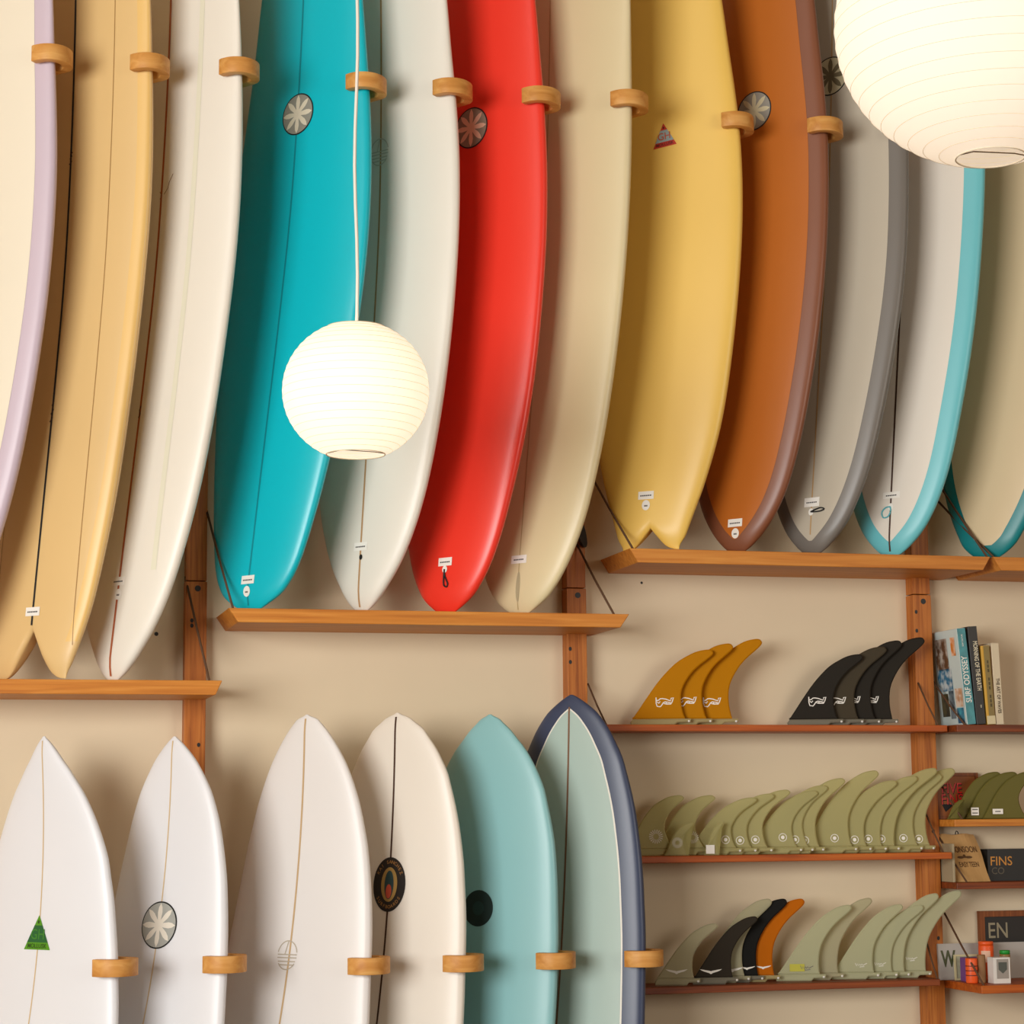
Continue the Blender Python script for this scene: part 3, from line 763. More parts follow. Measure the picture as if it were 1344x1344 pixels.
e, b = surfboard('L4', 'plain aqua-blue surfboard with a dark round sticker', gloss('aqua', 140, 192, 194))
o = decal('round_sticker', b.frame(-.005, 1.230), *disc2d(.050, .051, 36, 4), mat('sticker_dark', srgb(30, 46, 44), .4), e, 0.0014)
decal('sticker_centre', b.frame(-.005, 1.230), *disc2d(.019, .020, 24, 2), mat('sticker_mid', srgb(40, 66, 64), .4), o, 0.0020)
hook(b, ZH2, 'bent wooden hook around the aqua surfboard')

e, b = surfboard('L5', 'pale mint surfboard with a broad navy rail and white pinline', gloss('navy_rail', 56, 66, 92, 0.42))
panel(b, 'pinline', 0.0575, 0, 0, gloss('pinline_white', 236, 232, 220), e, 0.0006, kn=2.4)
panel(b, 'deck_panel', 0.0625, 0, 0, gloss('mint_deck', 178, 198, 188), e, 0.0012, kn=2.2)
strip(b, 'stringer', lambda z: (-.003, .003), b.za + .06, b.zb - .036, mat('stringer_walnut', srgb(128, 92, 66), .5), e, 0.0018, 90, 1)
hook(b, ZH2, 'bent wooden hook around the navy-railed surfboard')

# ------------------------------------------------------------------ paper lanterns
def paper(name, glow):
    m = bpy.data.materials.new(name); m.use_nodes = True; nt = m.node_tree; out = nt.nodes['Material Output']
    nt.nodes.remove(nt.nodes['Principled BSDF'])
    d = nt.nodes.new('ShaderNodeBsdfDiffuse'); d.inputs[0].default_value = srgb(250, 244, 234)
    t = nt.nodes.new('ShaderNodeBsdfTranslucent'); t.inputs[0].default_value = srgb(255, 246, 232)
    mx = nt.nodes.new('ShaderNodeMixShader'); mx.inputs[0].default_value = 0.5
    em = nt.nodes.new('ShaderNodeEmission'); em.inputs[0].default_value = srgb(255, 243, 226); em.inputs[1].default_value = glow
    ad = nt.nodes.new('ShaderNodeAddShader')
    nt.links.new(d.outputs[0], mx.inputs[1]); nt.links.new(t.outputs[0], mx.inputs[2])
    nt.links.new(mx.outputs[0], ad.inputs[0]); nt.links.new(em.outputs[0], ad.inputs[1]); nt.links.new(ad.outputs[0], out.inputs['Surface'])
    return m

SQ = 0.955
def lantern(c, r, ropen, ribs, bulb_power, glow, cord_top, label, seg=72):
    c = np.array(c); e = empty('paper_lantern', (c[0], c[1], c[2] - r))
    a0 = math.asin(ropen / r); prof = []
    n = ribs * 2
    for i in range(n + 1):
        q = a0 + (math.pi - 2 * a0) * i / n
        rr = r * (1.0 if i % 2 == 0 else 0.9955)
        prof.append((rr * math.sin(q), -rr * math.cos(q) * SQ))
    pm = paper('lantern_paper_%d' % ribs, glow)
    sh = lathe('shade', prof, c, pm, e, seg)
    for p in sh.data.polygons: p.use_smooth = True
    wire = mat('lantern_wire', srgb(222, 208, 182), .7)
    for i in range(0, n + 1, 2):
        q = a0 + (math.pi - 2 * a0) * i / n; rad = r * 1.0005 * math.sin(q); z = c[2] - r * 1.0005 * math.cos(q) * SQ
        tube('rim' if i in (0, n) else 'rib', [(c[0] + rad * math.cos(k * 2 * math.pi / seg), c[1] + rad * math.sin(k * 2 * math.pi / seg), z) for k in range(seg)],
             0.0016 if i in (0, n) else 0.0004, wire, e, 5, True)
    zt = c[2] + r * math.cos(a0) * SQ
    tube('spreader', [(c[0] - ropen, c[1], zt), (c[0] - ropen * .5, c[1], zt + .006), (c[0], c[1], zt + .010), (c[0] + ropen * .5, c[1], zt + .006), (c[0] + ropen, c[1], zt)], 0.0014, wire, e, 6)
    zb = c[2] - r * math.cos(a0) * SQ
    tube('spreader', [(c[0] - ropen, c[1], zb), (c[0] - ropen * .45, c[1] + .01, zb + .012), (c[0] + ropen * .6, c[1] - .02, zb + .004), (c[0] + ropen * .9, c[1] - ropen * .4, zb)], 0.0012, mat('wire_dark', srgb(96, 76, 48), .6), e, 6)
    bm = mat('bulb_%d' % ribs, (1.0, 0.90, 0.76, 1), .4, emit=bulb_power)
    lathe('bulb', [(max(.001, .038 * math.sin(math.pi * i / 10)), -.038 * math.cos(math.pi * i / 10)) for i in range(11)], c, bm, e, 20)
    lathe('lamp_holder', [(.016, .036), (.018, .05), (.018, .10), (.008, .11)], c, mat('white_plastic', srgb(230, 226, 216), .4), e, 16, True)
    pts = [(c[0] + .0035 * math.sin(k * .9), c[1] + .003 * math.cos(k * 1.3), c[2] + .10 + (cord_top - c[2] - .10) * k / 24) for k in range(25)]
    tube('cord', pts, 0.0042, mat('cord_white', srgb(240, 232, 218), .6), e, 8)
    tag(e, label, 'lantern', 'paper lanterns')
LC1 = at(467, 513, -1.2)
lantern(LC1, 0.1805, 0.072, 20, 8, 0.20, 4.899, 'glowing white paper globe lantern hanging in front of the teal surfboard')
LC2 = at(1293, 30, -2.9)
lantern(LC2, 0.272, 0.062, 24, 2.6, 0.18, 4.899, 'larger white paper globe lantern in front of the grey surfboard')

# ------------------------------------------------------------------ surfboard fins
FIN2D = [(0, 0), (9, 14), (19, 30), (35.5, 54.4), (55, 76), (71.5, 87), (84.6, 93), (97.7, 95.3), (103, 94.5), (105.8, 91), (104, 87), (97.7, 81.4), (84.6, 70.7), (74.7, 59.3), (66.6, 44.5), (64, 31.4), (65.5, 15), (70, 0)]
def fin_poly(bw, tx, th):
    """classic raked fin: base 0..bw, tip at (tx, th)"""
    A = bw / 70.0; B = (tx - 105.5 * A) / 93.5
    pts = [(x * A + z * B, z * th / 95.0) for x, z in FIN2D]
    lead = catmull(pts[:9], 3); trail = catmull(pts[8:], 3)
    return [tuple(p) for p in lead[:-1] + trail]

def solid2d(poly, fr, t):
    """extrude a flat outline to a slab with a softened edge: front ring inset, mid ring full size"""
    n = len(poly); P = [np.array(p) for p in poly]; c = sum(P) / n; V = []; 
    def inset(d):
        out = []
        for i in range(n):
            tg = P[(i + 1) % n] - P[i - 1]; tg = tg / (np.linalg.norm(tg) + 1e-9); out.append(P[i] + np.array([-tg[1], tg[0]]) * (-d if AREA < 0 else d))
        return out
    AREA = sum(P[i - 1][0] * P[i][1] - P[i][0] * P[i - 1][1] for i in range(n))
    rings = [(inset(t * .45), t / 2), (P, t * .12), (P, -t * .12), (inset(t * .45), -t / 2)]
    for pts, lift in rings: V += [fr.map(p[0], p[1], lift) for p in pts]
    Fs = []
    for r in range(3):
        for i in range(n):
            j = (i + 1) % n; Fs.append((r * n + i, r * n + j, (r + 1) * n + j, (r + 1) * n + i))
    Fs.append(tuple(range(n))); Fs.append(tuple(range(4 * n - 1, 3 * n - 1, -1)))
    return V, Fs

def mark_wings(s):
    L = [(0, .02), (.10, .06), (.35, .10), (.62, .15), (.98, .20), (.80, .08), (.60, -.01), (.35, -.08), (.15, -.14), (.05, -.22), (0, -.22)]
    v = [(a * s, c * s) for a, c in L] + [(-a * s, c * s) for a, c in L]; n = len(L)
    return v, [tuple(range(n)), tuple(range(2 * n - 1, n - 1, -1))]
def mark_target(s):
    return merge2d(ring2d(s, s * .15, 24), disc2d(s * .45, s * .45, 16, 1))
def mark_sun(s):
    p = []
    for k in range(18):
        q = 2 * math.pi * k / 18; d = np.array([math.cos(q), math.sin(q)]); m_ = np.array([-d[1], d[0]]) * s * .055
        p.append(([tuple(d * s * .42 + m_ * .5), tuple(d * s * .42 - m_ * .5), tuple(d * s - m_), tuple(d * s + m_)], [(0, 1, 2, 3)]))
    return merge2d(*p)
def mark_plane(s):
    l1 = [(-1, .55), (-1, -.1), (-.9, -.45), (-.55, -.5), (-.4, -.35), (-.2, -.05), (0, .05), (.35, 0), (.75, -.1), (.82, .1), (.95, .5), (.70, .45), (.62, .15), (.1, .35), (-.3, .42), (-.55, .40), (-.7, .25), (-.95, .2)]
    l2 = [(-.15, -.12), (.15, -.2), (.7, -.2)]; l3 = [(-.9, .05), (-.7, -.1), (-.55, .1)]; l4 = [(.1, -.12), (.25, .02)]
    return stroke2d([[(a * s, c * s) for a, c in l] for l in (l1, l2, l3, l4)], s * .11)
def mark_script(s):
    l = [[(-1, .3), (-.8, -.2), (-.6, .2), (-.45, -.15), (-.3, .15), (-.1, -.1), (.1, .15), (.3, -.1), (.6, .1), (.95, .25)], [(-.3, -.35), (.5, -.28)]]
    return stroke2d([[(a * s, c * s) for a, c in k] for k in l], s * .10)

WMARK = mat('print_white', srgb(236, 232, 222), .6)
def fin(px_bl, px_br, px_base, tip, y, material, label, group, marks=None, msize=0.0, mpx=None, psi=20, base_mat=None, pin=True, zs=None, tab=True):
    p = at((px_bl + px_br) / 2, px_base, y); sc = FPX / float((p - CAM) @ F_)
    ps = math.radians(psi); ex = np.array([math.cos(ps), -math.sin(ps), 0]); n = np.array([-math.sin(ps), -math.cos(ps), 0])
    bw = (px_br - px_bl) / sc; tx = (tip[0] - px_bl + 4.75e-5 * (px_bl - 470) * (px_base - tip[1])) / sc; th = (px_base - tip[1]) / sc
    z0 = zs + 0.0005; th += (p[2] - zs)
    o3 = np.array([p[0], p[1], z0]) - ex * bw / 2
    fr = Plane(o3, ex, (0, 0, 1), n); tb = 0.020 if tab else 0.0
    e = empty('surf_fin', (p[0], p[1], z0))
    poly = [(a, max(c, 0) * (th - tb) / th + tb) for a, c in fin_poly(bw, tx, th)]
    obj('blade', *solid2d(poly, fr, .0075), material, e)
    if tab:
        tabp = [(-.004, 0), (bw * .80, 0), (bw * .86, .008), (bw + .018, .009), (bw + .018, tb), (0.002, tb), (-.006, tb * .5)]
        obj('base_tab', *solid2d(tabp, fr, .0085), base_mat or material, e)
        if pin:
            c = fr.map(bw + .012, .012, 0)
            tube('base_pin', [c + n * .0046, c - n * .0046], .0035, WMARK, e, 8)
    if marks is not None:
        q = at(mpx[0], mpx[1], p[1]); a = float((q - o3) @ ex) ; c = mpx[2] if len(mpx) > 2 else q[2] - z0
        sh = marks(msize); decal('logo_print', fr, [(a + v[0], c + v[1]) for v in sh[0]], sh[1], WMARK, e, .0075 / 2 + .0006)
    tag(e, label, 'surf fin', group)
    return e
AMBER = resin('fin_amber', srgb(204, 136, 8), .25, .03, .6); COAL = resin('fin_charcoal', srgb(44, 40, 34), .05, .0, .6); COALB = resin('fin_graphite', srgb(72, 64, 50), .08, .0)
GLASSTAB = resin('fin_clear_tab', srgb(196, 180, 130), .3, .15); SMOKE = resin('fin_smoke', srgb(150, 144, 126), .3, .15)
GREEN = resin('fin_pale_green', srgb(214, 208, 152), .42, .25); GREENB = resin('fin_mint', srgb(214, 214, 178), .40, .20)
PALE = resin('fin_pale_grey', srgb(212, 207, 174), .40, .30); ORANGE = resin('fin_orange', srgb(206, 112, 16), .25, .02); OLIVE = resin('fin_olive', srgb(128, 120, 60), .3, .05)
INKY = resin('fin_black_resin', srgb(30, 29, 27), .02, .0)
Z1, Z2, Z3 = 1.757, 1.366, 0.984
G1, G2 = 'amber fins on the top fin shelf', 'black fins on the top fin shelf'
for (bl, br, tp, lab, mp) in ((830, 899, (936, 854), 'amber surfboard fin in front of two other amber fins', (873, 922)),
                              (858, 927, (962, 846), 'amber surfboard fin between two other amber fins', (903, 921)),
                              (892, 961, (1000, 840), 'amber surfboard fin standing hindmost of the amber three', (935, 922))):
    fin(bl, br, 950, tp, -.08, AMBER, lab, G1, mark_plane, .027, mp, base_mat=GLASSTAB, zs=Z1)
for (bl, br, tp, lab, mp, mt) in ((1036, 1099, (1132, 860), 'charcoal surfboard fin in front of the other black fins', (1073, 921), COAL),
                              (1058, 1126, (1163, 850), 'brownish-black surfboard fin behind the foremost charcoal one', (1099, 921), COALB),
                              (1080, 1148, (1183, 842), 'black surfboard fin third in the black group', (1118, 920), COAL),
                              (1103, 1171, (1213, 838), 'black surfboard fin standing against the wooden post', (1142, 920), COAL)):
    fin(bl, br, 948, tp, -.08, mt, lab, G2, mark_plane, .027, mp, base_mat=SMOKE, zs=Z1)
G3 = 'pale green fins on the middle fin shelf'
ORD = ['first', 'second', 'third', 'fourth', 'fifth', 'sixth', 'seventh', 'eighth', 'ninth', 'tenth', 'eleventh', 'twelfth']
LT = 'pale green surfboard fin printed with a white target mark'
row2 = [(824, 884, (897, 1045), 'pale green fin with a white sunburst beside the navy-railed board', mark_sun, .021, (861, 1098), -.08),
        (862, 925, (938, 1045), 'pale green fin with a sunburst half hidden behind a smaller fin', mark_sun, .018, (909, 1099), -.07),
        (872, 904, (911, 1080), 'small pale green fin with a white sunburst', mark_sun, .016, (889, 1106), -.115),
        (905, 966, (993, 1048), LT, mark_target, .0125, (952, 1102), -.082),
        (924, 944, (950, 1080), 'small pale green fin with a square white sticker', None, 0, None, -.115),
        (924, 986, (1016, 1043), LT, mark_target, .0125, (971, 1103), -.08), (944, 1007, (1037, 1038), LT, mark_target, .0125, (991, 1102), -.08),
        (984, 1046, (1073, 1039), LT, mark_target, .0125, (1027, 1099), -.08), (998, 1061, (1086, 1032), LT, mark_target, .0125, (1043, 1102), -.08),
        (1012, 1075, (1109, 1023), LT, mark_target, .0125, (1056, 1103), -.08), (1054, 1118, (1153, 1013), LT, mark_target, .0125, (1095, 1100), -.08),
        (1074, 1137, (1177, 1026), LT, mark_target, .0125, (1121, 1102), -.08), (1094, 1157, (1204, 1020), LT, mark_target, .0125, (1139, 1101), -.08),
        (1110, 1174, (1230, 1010), LT, mark_target, .0125, (1156, 1101), -.08), (1140, 1204, (1236, 1017), LT, mark_target, .0125, (1185, 1100), -.08),
        (1156, 1220, (1253, 1010), LT, mark_target, .0125, (1205, 1101), -.08)]
for (bl, br, tp, lab, mk, ms, mp, y) in row2:
    small = br - bl < 45
    if lab is LT:
        n_left = sum(1 for q in row2 if q[3] is LT and q[1] > br)
        lab = 'pale green fin with a white target mark, %s such fin from the wooden post' % ORD[n_left]
    e = fin(bl, br, 1119, tp, y, GREEN, lab, G3, mk, ms, mp, psi=18, zs=Z2, pin=not small, tab=not small)
    if mk is None:
        c = at(932, 1111, y); fr = Plane((c[0], c[1] - .001, Z2 + .018), (math.cos(.31), -math.sin(.31), 0), (0, 0, 1), (-math.sin(.31), -math.cos(.31), 0))
        decal('sticker', fr, *rect2d(.026, .026), PAPERLBL, e, .0075)
G4 = 'fins on the lower fin shelf'
row3 = [(862, 911, 1291, (942, 1214), 'pale green-grey fin with a white wing mark, in front of the dark winged fin', PALE, mark_wings, .034, (888, 1275), -.115, 18),
        (911, 962, 1288, (995, 1205), 'dark smoky fin with a white wing mark', resin('fin_dark_smoke', srgb(54, 48, 40), .06, .0), mark_wings, .034, (933, 1275), -.115, 12),
        (918, 977, 1287, (1013, 1182), 'milky grey fin standing behind the dark winged fin', PALE, mark_wings, .034, (961, 1272), -.075, 18),
        (936, 995, 1286, (1033, 1182), 'black fin between the milky fin and orange fin', INKY, mark_wings, .026, (980, 1270), -.075, 18),
        (957, 1016, 1285, (1056, 1182), 'orange fin with a white wing mark', ORANGE, mark_wings, .026, (1001, 1269), -.075, 18),
        (1021, 1076, 1287, (1118, 1190), 'pale green fin with a yellow rectangle print', GREENB, None, 0, None, -.09, 16),
        (1045, 1100, 1285, (1145, 1181), 'translucent pale fin behind the yellow-printed one', PALE, None, 0, None, -.075, 16),
        (1094, 1147, 1284, (1185, 1189), 'mint fin with white script in front of three mint fins', GREENB, mark_script, .018, (1130, 1266), -.085, 18),
        (1117, 1171, 1283, (1212, 1190), 'mint fin with white script second of the mint four', GREENB, mark_script, .018, (1155, 1265), -.085, 18),
        (1132, 1187, 1282, (1232, 1175), 'mint fin without print third of the mint four', GREENB, None, 0, None, -.085, 18),
        (1160, 1215, 1281, (1262, 1171), 'tall mint fin with white script against the wooden post', GREENB, mark_script, .018, (1196, 1258), -.085, 18)]
for (bl, br, by, tp, lab, mt, mk, ms, mp, y, ps) in row3:
    e = fin(bl, br, by, tp, y, mt, lab, G4, mk, ms, mp, psi=ps, zs=Z3, base_mat=(SMOKE if mt is INKY or 'dark smoky' in lab else GLASSTAB if mt is ORANGE else None))
    if 'yellow' in lab and 'behind' not in lab:
        c = at(1046, 1270, y); fr = Plane((c[0], c[1], c[2]), (math.cos(.28), -math.sin(.28), 0), (0, 0, 1), (-math.sin(.28), -math.cos(.28), 0))
        decal('logo_patch', fr, *rect2d(.045, .022), mat('print_yellow', srgb(186, 180, 60), .6), e, .0046)
        decal('logo_print', fr, *[(lambda sh: ([(a + .03, c2) for a, c2 in sh[0]], sh[1]))(mark_script(.02))][0], INKGREY, e, .0050)
G5 = 'olive fins in the book bay'
for i, (bl, br, tp, lab) in enumerate(((1243, 1262, (1266, 1050), 'small olive fin in front of the red-lettered sign'), (1250, 1306, (1314, 1014), 'tall olive fin overlapping the red-lettered sign'),
                         (1266, 1326, (1336, 1014), 'olive fin with a square white sticker'), (1289, 1350, (1362, 1013), 'olive fin with a long white sticker'))):
    y = -.115 + (.0 if i == 0 else -.017 * (i - 1) + .040)
    if i == 0: y = -.130
    e = fin(bl, br, 1074, tp, y, OLIVE, lab, G5, psi=6, zs=1.466, tab=False)
    if i in (2, 3):
        c = at((1279, 1309)[i - 2], 1065, y); fr = Plane((c[0], c[1], c[2]), (1, -.105, 0), (0, 0, 1), (-.105, -1, 0))
        o = decal('sticker', fr, *rect2d((.025, .034)[i - 2], (.024, .016)[i - 2]), PAPERLBL, e, .0046)
        decal('print', fr, *merge2d(*[rect2d(.018, .0035, (0, d), 1, 1) for d in ((.006, -.005) if i == 2 else (0,))]), INKGREY, o, .0052)

# ------------------------------------------------------------------ books
def leaning_box(name, x0, w, y0, y1, z0, h, lean, material, parent=None, bw=.001):
    """upright slab leaning sideways by 'lean' (rad, positive leans to -x at the top)"""
    s, c = math.sin(lean), math.cos(lean); V = []
    for (a, y, z) in boxv(0, w, y0, y1, 0, h): V.append((x0 + a * c - z * s, y, z0 + z * c + a * s))
    return bevel(obj(name, V, BOXF, material, parent), bw, 1)
def book(px_l, wth, h, y0, lean, cover, label, spine=None, title=None, size=.02, up=True, ink=WMARK, squeeze=1.0, bottom=None):
    p = at(px_l, 951, y0); z0 = 1.7575; e = empty('book', (p[0], y0 + .1, z0))
    yb = -.006
    lz = z0 + .0002
    leaning_box('cover', p[0], wth, y0, yb, lz, h, lean, cover, e, .0012)
    s, c = math.sin(lean), math.cos(lean)
    fr = Plane((p[0], y0, lz), (c, 0, s), (-s, 0, c), (0, -1, 0))
    leaning_box('pages', p[0] + .003 * c, wth - .006, y0 + .006, yb + .003, lz + .0015, h - .0005, lean, mat('book_pages', srgb(226, 216, 192), .9), e, .0004)
    if spine is not None: decal('spine', fr, [(a + wth / 2, b_ + h / 2) for a, b_ in rect2d(wth * .98, h * .996)[0]], rect2d(1, 1)[1], spine, e, .0008)
    if bottom is not None: decal('spine_band', fr, [(a + wth / 2, b_ + h * .05) for a, b_ in rect2d(wth * .98, h * .09)[0]], rect2d(1, 1)[1], bottom, e, .0014)
    for (t, cz, sz, off) in (title or []):
        v, f = text2d(t, sz, 0.016); q = 1 if up else -1
        decal('lettering', fr, [(wth / 2 + off + (-b_ if up else b_) , cz + (a if up else -a) * squeeze) for a, b_ in v], f, ink, e, .0016)
    tag(e, label, 'book', 'books on the wall shelf')
    return e, fr, p
SEA = mat('book_sea', srgb(54, 132, 138), .4, vary=.25, scale=40); PALEB = mat('book_pale', srgb(206, 222, 218), .4)
e, fr, p = book(1270, .0285, .300, -.190, .085, PALEB, 'tall photo-covered surf book with a teal spine', SEA, [('SURF ODYSSEY', .140, .027, .0), ('SURF CULTURE', .262, .007, .0)], squeeze=.80)
# photographs printed on the side cover
s_, c_ = math.sin(.085), math.cos(.085)
side = Plane((p[0], -.190, 1.7577), (0, 1, 0), (-s_, 0, c_), (-c_, 0, -s_))
for (a, b_, w, h, col, col2) in ((.122, .225, .085, .100, (104, 74, 50), (190, 180, 166)), (.118, .145, .100, .070, (48, 116, 150), (200, 210, 210)), (.134, .066, .050, .072, (96, 88, 60), (60, 60, 50)),
                               (.086, .066, .034, .088, (120, 134, 140), (60, 80, 90)), (.034, .086, .050, .058, (196, 150, 110), (230, 210, 190)), (.036, .030, .046, .048, (40, 100, 136), (60, 160, 180)), (.038, .246, .030, .058, (222, 132, 50), (240, 200, 170))):
    m = mat('photo_print_%d_%d' % (int(a * 1000), int(b_ * 1000)), srgb(*col), .35, vary=.0); nt = m.node_tree
    n = nt.nodes.new('ShaderNodeTexNoise'); n.inputs['Scale'].default_value = 38; n.inputs['Detail'].default_value = 4; g = nt.nodes.new('ShaderNodeNewGeometry')
    r = nt.nodes.new('ShaderNodeValToRGB'); r.color_ramp.elements[0].color = srgb(*col); r.color_ramp.elements[1].color = srgb(*col2); r.color_ramp.elements[0].position = .42; r.color_ramp.elements[1].position = .60
    nt.links.new(g.outputs['Position'], n.inputs['Vector']); nt.links.new(n.outputs['Fac'], r.inputs['Fac']); nt.links.new(r.outputs['Color'], nt.nodes['Principled BSDF'].inputs['Base Color'])
    v, f = rect2d(w, h, (a, b_), 1, 1); decal('cover_photo', side, v, f, m, e, .0012)
BK = mat('book_black', srgb(34, 30, 28), .45)
book(1282.5, .031, .306, -.192, .065, BK, 'tall black book with pale spine lettering', None, [('MORNING OF THE EARTH', .182, .0205, .003), ('FILM', .056, .007, .003)], up=False, ink=mat('print_cream', srgb(226, 216, 186), .6), squeeze=.64)
book(1296, .0285, .246, -.190, .050, mat('book_yellow', srgb(214, 164, 52), .5), 'shorter book with an olive and yellow spine', None, [], up=False)
bb = [o for o in bpy.data.objects if o.name.startswith('book') and o.get('label', '').startswith('shorter')][0]
pq = at(1296, 951, -.190); frq = Plane((pq[0], -.190, 1.7577), (math.cos(.05), 0, math.sin(.05)), (-math.sin(.05), 0, math.cos(.05)), (0, -1, 0))
decal('spine', frq, *rect2d(.0205, .244, (.0178, .123), 1, 1), mat('spine_olive', srgb(136, 116, 62), .5), bb, .0010)
decal('spine_band', frq, *rect2d(.0285, .026, (.0142, .014), 1, 1), mat('spine_ivory', srgb(214, 200, 158), .5), bb, .0016)
decal('print', frq, *merge2d(*[rect2d(.0055, .010, (.018, .06 + .0135 * k), 1, 1) for k in range(11) if k not in (3, 7)]), mat('print_olive_dark', srgb(84, 72, 40), .6), bb, .0016)
book(1308, .026, .255, -.188, .030, mat('book_cream', srgb(216, 200, 168), .5), 'cream book with dark spine lettering beside the olive book', None, [('THE ART OF WAVES', .09, .0155, .0)], up=False, ink=mat('print_dark_brown', srgb(92, 78, 60), .6), squeeze=.78)

# ------------------------------------------------------------------ things in the book bay
def framed(name, x0, x1, z0, z1, y, t, fw, frame_m, panel_m, label, cat, lean=0.0):
    """picture frame standing on a shelf, leaning back by 'lean'"""
    e = empty(name, ((x0 + x1) / 2, y, z0)); s, c = math.sin(lean), math.cos(lean); h = z1 - z0
    fr = Plane((x0, y, z0), (1, 0, 0), (0, s, c), (0, -c, s))
    def slab(nm, a0, a1, b0, b1, l0, l1, m_):
        V = [fr.map(a, b_, l) for (a, l, b_) in boxv(a0, a1, l0, l1, b0, b1)]
        o = obj(nm, V, BOXF, m_, e); bm = bmesh.new(); bm.from_mesh(o.data); bmesh.ops.recalc_face_normals(bm, faces=bm.faces[:]); bm.to_mesh(o.data); bm.free()
        return o
    w = x1 - x0
    if fw:
        slab('frame_bar', 0, fw, 0, h, -t / 2, t / 2, frame_m); slab('frame_bar', w - fw, w, 0, h, -t / 2, t / 2, frame_m)
        slab('frame_bar', fw, w - fw, 0, fw, -t / 2, t / 2, frame_m); slab('frame_bar', fw, w - fw, h - fw, h, -t / 2, t / 2, frame_m)
    slab('panel', fw, w - fw, fw, h - fw, -t / 2, t * .1 if fw else t / 2, panel_m)
    tag(e, label, cat)
    return e, fr
FRW = wood('frame_wood', srgb(104, 52, 20), srgb(128, 68, 28), srgb(150, 86, 40), 'Z')
RED = mat('print_red', srgb(214, 36, 28), .5)
e, fr = framed('wall_sign', 3.000, 3.150, 1.4668, 1.612, -.024, .016, .010, FRW, mat('sign_board', srgb(150, 84, 34), .6, vary=.1, scale=20), 'framed wooden sign with red letters over a black arrow', 'sign', .04)
for (t, cz) in (('FIVE', .095), ('FINS', .060)):
    v, f = text2d(t, .047, .004); vv = [(.058 + a * .85, cz + b_ * 1.0) for a, b_ in v]
    decal('lettering_shadow', fr, [(a + .002, b_ - .003) for a, b_ in vv], f, INK, e, .0026); decal('lettering', fr, vv, f, RED, e, .0034)
decal('arrow', fr, [(.034, .047), (.034 - .012, .047), (.034, .022), (.034 + .032, .047)], [(0, 1, 2, 3)], INK, e, .0022)
# kraft bag
def bag():
    e = empty('paper_bag', (3.075, -.09, 1.2735)); x0, x1 = 3.010, 3.138; z0, h = 1.2735, .146
    V = []; nx, nz = 10, 12
    for side in (0, 1):
        for j in range(nz + 1):
            for i in range(nx + 1):
                a = i / nx; q = j / nz; th = .020 * (1 - q) + .004 + .005 * math.sin(math.pi * a)
                x = x0 + (x1 - x0) * a - .016 * q + .002 * math.sin(7 * q + 3 * a) ; y = -.085 + .050 * q + (-th if side == 0 else th) + .0022 * math.sin(9 * a + 5 * q) * (1 if side == 0 else 0)
                V.append((x, y, z0 + h * q + (.002 * math.sin(11 * a) if j == nz else 0)))
    N = (nx + 1) * (nz + 1); Fs = []
    for j in range(nz):
        for i in range(nx):
            a = j * (nx + 1) + i; Fs.append((a, a + 1, a + nx + 2, a + nx + 1)); Fs.append((N + a, N + a + nx + 1, N + a + nx + 2, N + a + 1))
    for j in range(nz):
        a = j * (nx + 1); b_ = a + nx; Fs.append((a, a + nx + 1, N + a + nx + 1, N + a)); Fs.append((b_, N + b_, N + b_ + nx + 1, b_ + nx + 1))
    for i in range(nx): Fs.append((i, N + i, N + i + 1, i + 1)); a = nz * (nx + 1) + i; Fs.append((a, a + 1, N + a + 1, N + a))
    obj('bag_body', V, Fs, mat('kraft', srgb(190, 148, 92), .8, vary=.08, scale=18), e)
    def surf(a, b_, lift):                                        # front of the bag
        q = b_ / h; u = a / (x1 - x0); th = .020 * (1 - q) + .004 + .005 * math.sin(math.pi * u)
        return np.array([x0 + a - .016 * q, -.085 + .050 * q - th + .0022 * math.sin(9 * u + 5 * q) - lift, z0 + b_])
    class B:
        def map(s, a, b_, lift=0): return surf(a, b_, lift)
    ink = mat('print_bag', srgb(96, 66, 34), .7)
    for (t, cz, sz) in (('MONSOON', .098, .0195), ('EASY TEEN', .052, .0165)):
        v, f = text2d(t, sz); decal('lettering', B(), [(.072 + a * .86, cz + b_ * 1.35) for a, b_ in v], f, ink, e, .0018)
    decal('logo_print', B(), *merge2d(disc2d(.012, .004, 12, 1, (.052, .075)), disc2d(.012, .004, 12, 1, (.080, .075)), disc2d(.005, .006, 10, 1, (.066, .078))), ink, e, .0018)
    tube('bag_clip', catmull([(3.060, -.034, 1.4185), (3.062, -.034, 1.428), (3.068, -.034, 1.427), (3.070, -.034, 1.420)], 4), .0016, BOLTM, e, 6)
    tag(e, 'brown kraft paper bag printed with dark lettering', 'bag')
bag()
tag(leaning_box('upright_folder', 3.0005, .008, -.13, -.03, 1.2735, .118, .0, mat('folder_grey', srgb(168, 152, 120), .7)), 'thin grey-tan folder between the kraft bag and the post', 'folder')
e, fr = framed('display_box', 3.150, 3.30, 1.2735, 1.372, -.045, .05, 0, FRW, mat('box_black', srgb(30, 28, 26), .5), 'black display box with gold letters beside the kraft bag', 'box')
v, f = text2d('FINS', .040); decal('lettering', fr, [(.046 + a, .060 + b_) for a, b_ in v], f, mat('print_gold', srgb(196, 132, 50), .5), e, .0258)
v, f = text2d('CO', .030); decal('lettering', fr, [(.034 + a, .030 + b_) for a, b_ in v], f, mat('print_bronze', srgb(90, 80, 64), .5), e, .0258)
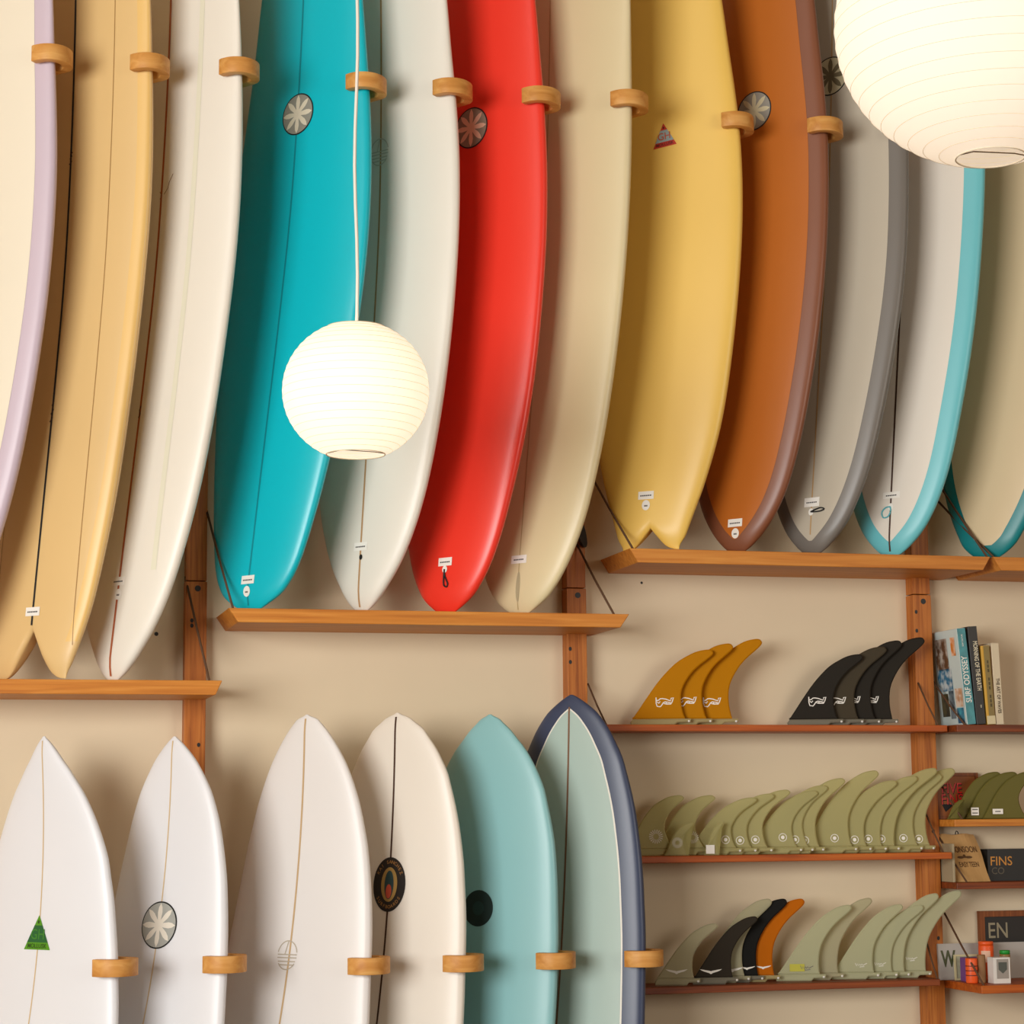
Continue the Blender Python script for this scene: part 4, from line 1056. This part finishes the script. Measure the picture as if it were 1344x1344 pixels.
# lower shelf
ZD = 0.9725
e, fr = framed('lettered_panel', 2.9720, 3.34, ZD, 1.083, -.066, .010, 0, FRW, mat('panel_grey', srgb(176, 170, 162), .6), 'pale grey panel with a big dark letter behind the orange cans', 'sign', .06)
v, f = text2d('W', .072, .03); decal('lettering', fr, [(.032 + a * .62, .062 + b_ * .95) for a, b_ in v], f, mat('print_olive', srgb(74, 78, 48), .6), e, .0058)
e, fr = framed('note_frame', 3.016, 3.110, ZD, 1.050, -.086, .008, .005, mat('frame_cream', srgb(206, 194, 150), .6), mat('note_paper', srgb(168, 166, 140), .6, vary=.15, scale=60), 'small cream-framed printed note behind the orange can', 'picture', .05)
decal('print', fr, *merge2d(ring2d(.020, .002, 20, (.045, .036)), rect2d(.05, .006, (.045, .064), 1, 1)), mat('print_note', srgb(84, 84, 66), .6), e, .0016)
tag(box('purple_box', 3.020, 3.075, -.150, -.115, ZD, ZD + .072, mat('purple_card', srgb(116, 70, 130), .6), None, .001), 'small purple carton behind the orange can', 'box')
def can(name, x, y, r, h, m_, label, cap=None, band=None):
    e = empty(name, (x, y, ZD))
    lathe('can_body', [(r * .94, 0), (r, .003), (r, h - .003), (r * .94, h)], (x, y, ZD + .0002), m_, e, 28, True)
    if cap is not None: lathe('lid', [(r * .98, h + .0005), (r * .98, h + .010), (r * .9, h + .012)], (x, y, ZD), cap, e, 28, True)
    if band is not None:
        for z in band: lathe('label_print', [(r + .0005, z), (r + .0005, z + .003)], (x, y, ZD), mat('print_can', srgb(120, 40, 16), .6), e, 28)
    tag(e, label, 'can' if 'can' in label else 'tube')
ORG = mat('can_orange', srgb(238, 92, 30), .45)
can('orange_can', 3.016, -.200, .0180, .074, ORG, 'short orange can in front of the purple carton', band=(.022, .036, .050))
can('brown_tube', 3.047, -.205, .0125, .084, mat('tube_brown', srgb(142, 104, 64), .7, vary=.08, scale=30), 'slim brown cardboard tube between the orange cans')
can('tall_orange_can', 3.112, -.110, .0235, .106, ORG, 'taller orange can with a pale label behind the brown tube', cap=ORG)
cn = [o for o in bpy.data.objects if o.name.startswith('tall_orange_can')][0]
V = []
for j in range(2):
    for k in range(9):
        q = math.radians(205 + 70 * k / 8); V.append((3.112 + .0242 * math.cos(q), -.110 + .0242 * math.sin(q), ZD + .055 + .035 * j))
obj('label', V, [(k, k + 1, k + 10, k + 9) for k in range(8)], mat('can_label', srgb(236, 190, 160), .6), cn)
can('green_bottle', 3.155, -.150, .0165, .080, mat('bottle_tan', srgb(150, 116, 66), .5), 'tan pot can with a green lid behind the white box', cap=mat('lid_green', srgb(30, 150, 50), .5))
e = empty('white_box', (3.088, -.235, ZD)); box('carton', 3.062, 3.118, -.255, -.215, ZD + .0002, ZD + .078, mat('card_white', srgb(228, 224, 216), .6), e, .001)
fr = Plane((3.090, -.255, ZD + .040), (1, 0, 0), (0, 0, 1), (0, -1, 0))
decal('box_print', fr, *rect2d(.040, .058, (.002, .004), 1, 1), mat('print_grey', srgb(160, 152, 142), .6), e, .0006)
decal('shield', fr, [(-.012, .024), (.016, .024), (.016, .002), (.002, -.010), (-.012, .002)], [(4, 3, 2, 1, 0)], mat('print_shield', srgb(84, 88, 80), .6), e, .0012)
tag(e, 'small white carton with a grey shield print', 'box')
# dark frame standing behind the grey panel
e, fr = framed('picture_frame', 3.139, 3.37, ZD, 1.178, -.012, .016, .018, FRW, mat('picture_black', srgb(30, 24, 20), .5), 'dark framed picture with pale letters behind the grey panel', 'picture', .0)
v, f = text2d('EN', .072); decal('lettering', fr, [(.066 + a * .8, .142 + b_ * .95) for a, b_ in v], f, mat('print_stone', srgb(150, 138, 112), .6), e, .0024)
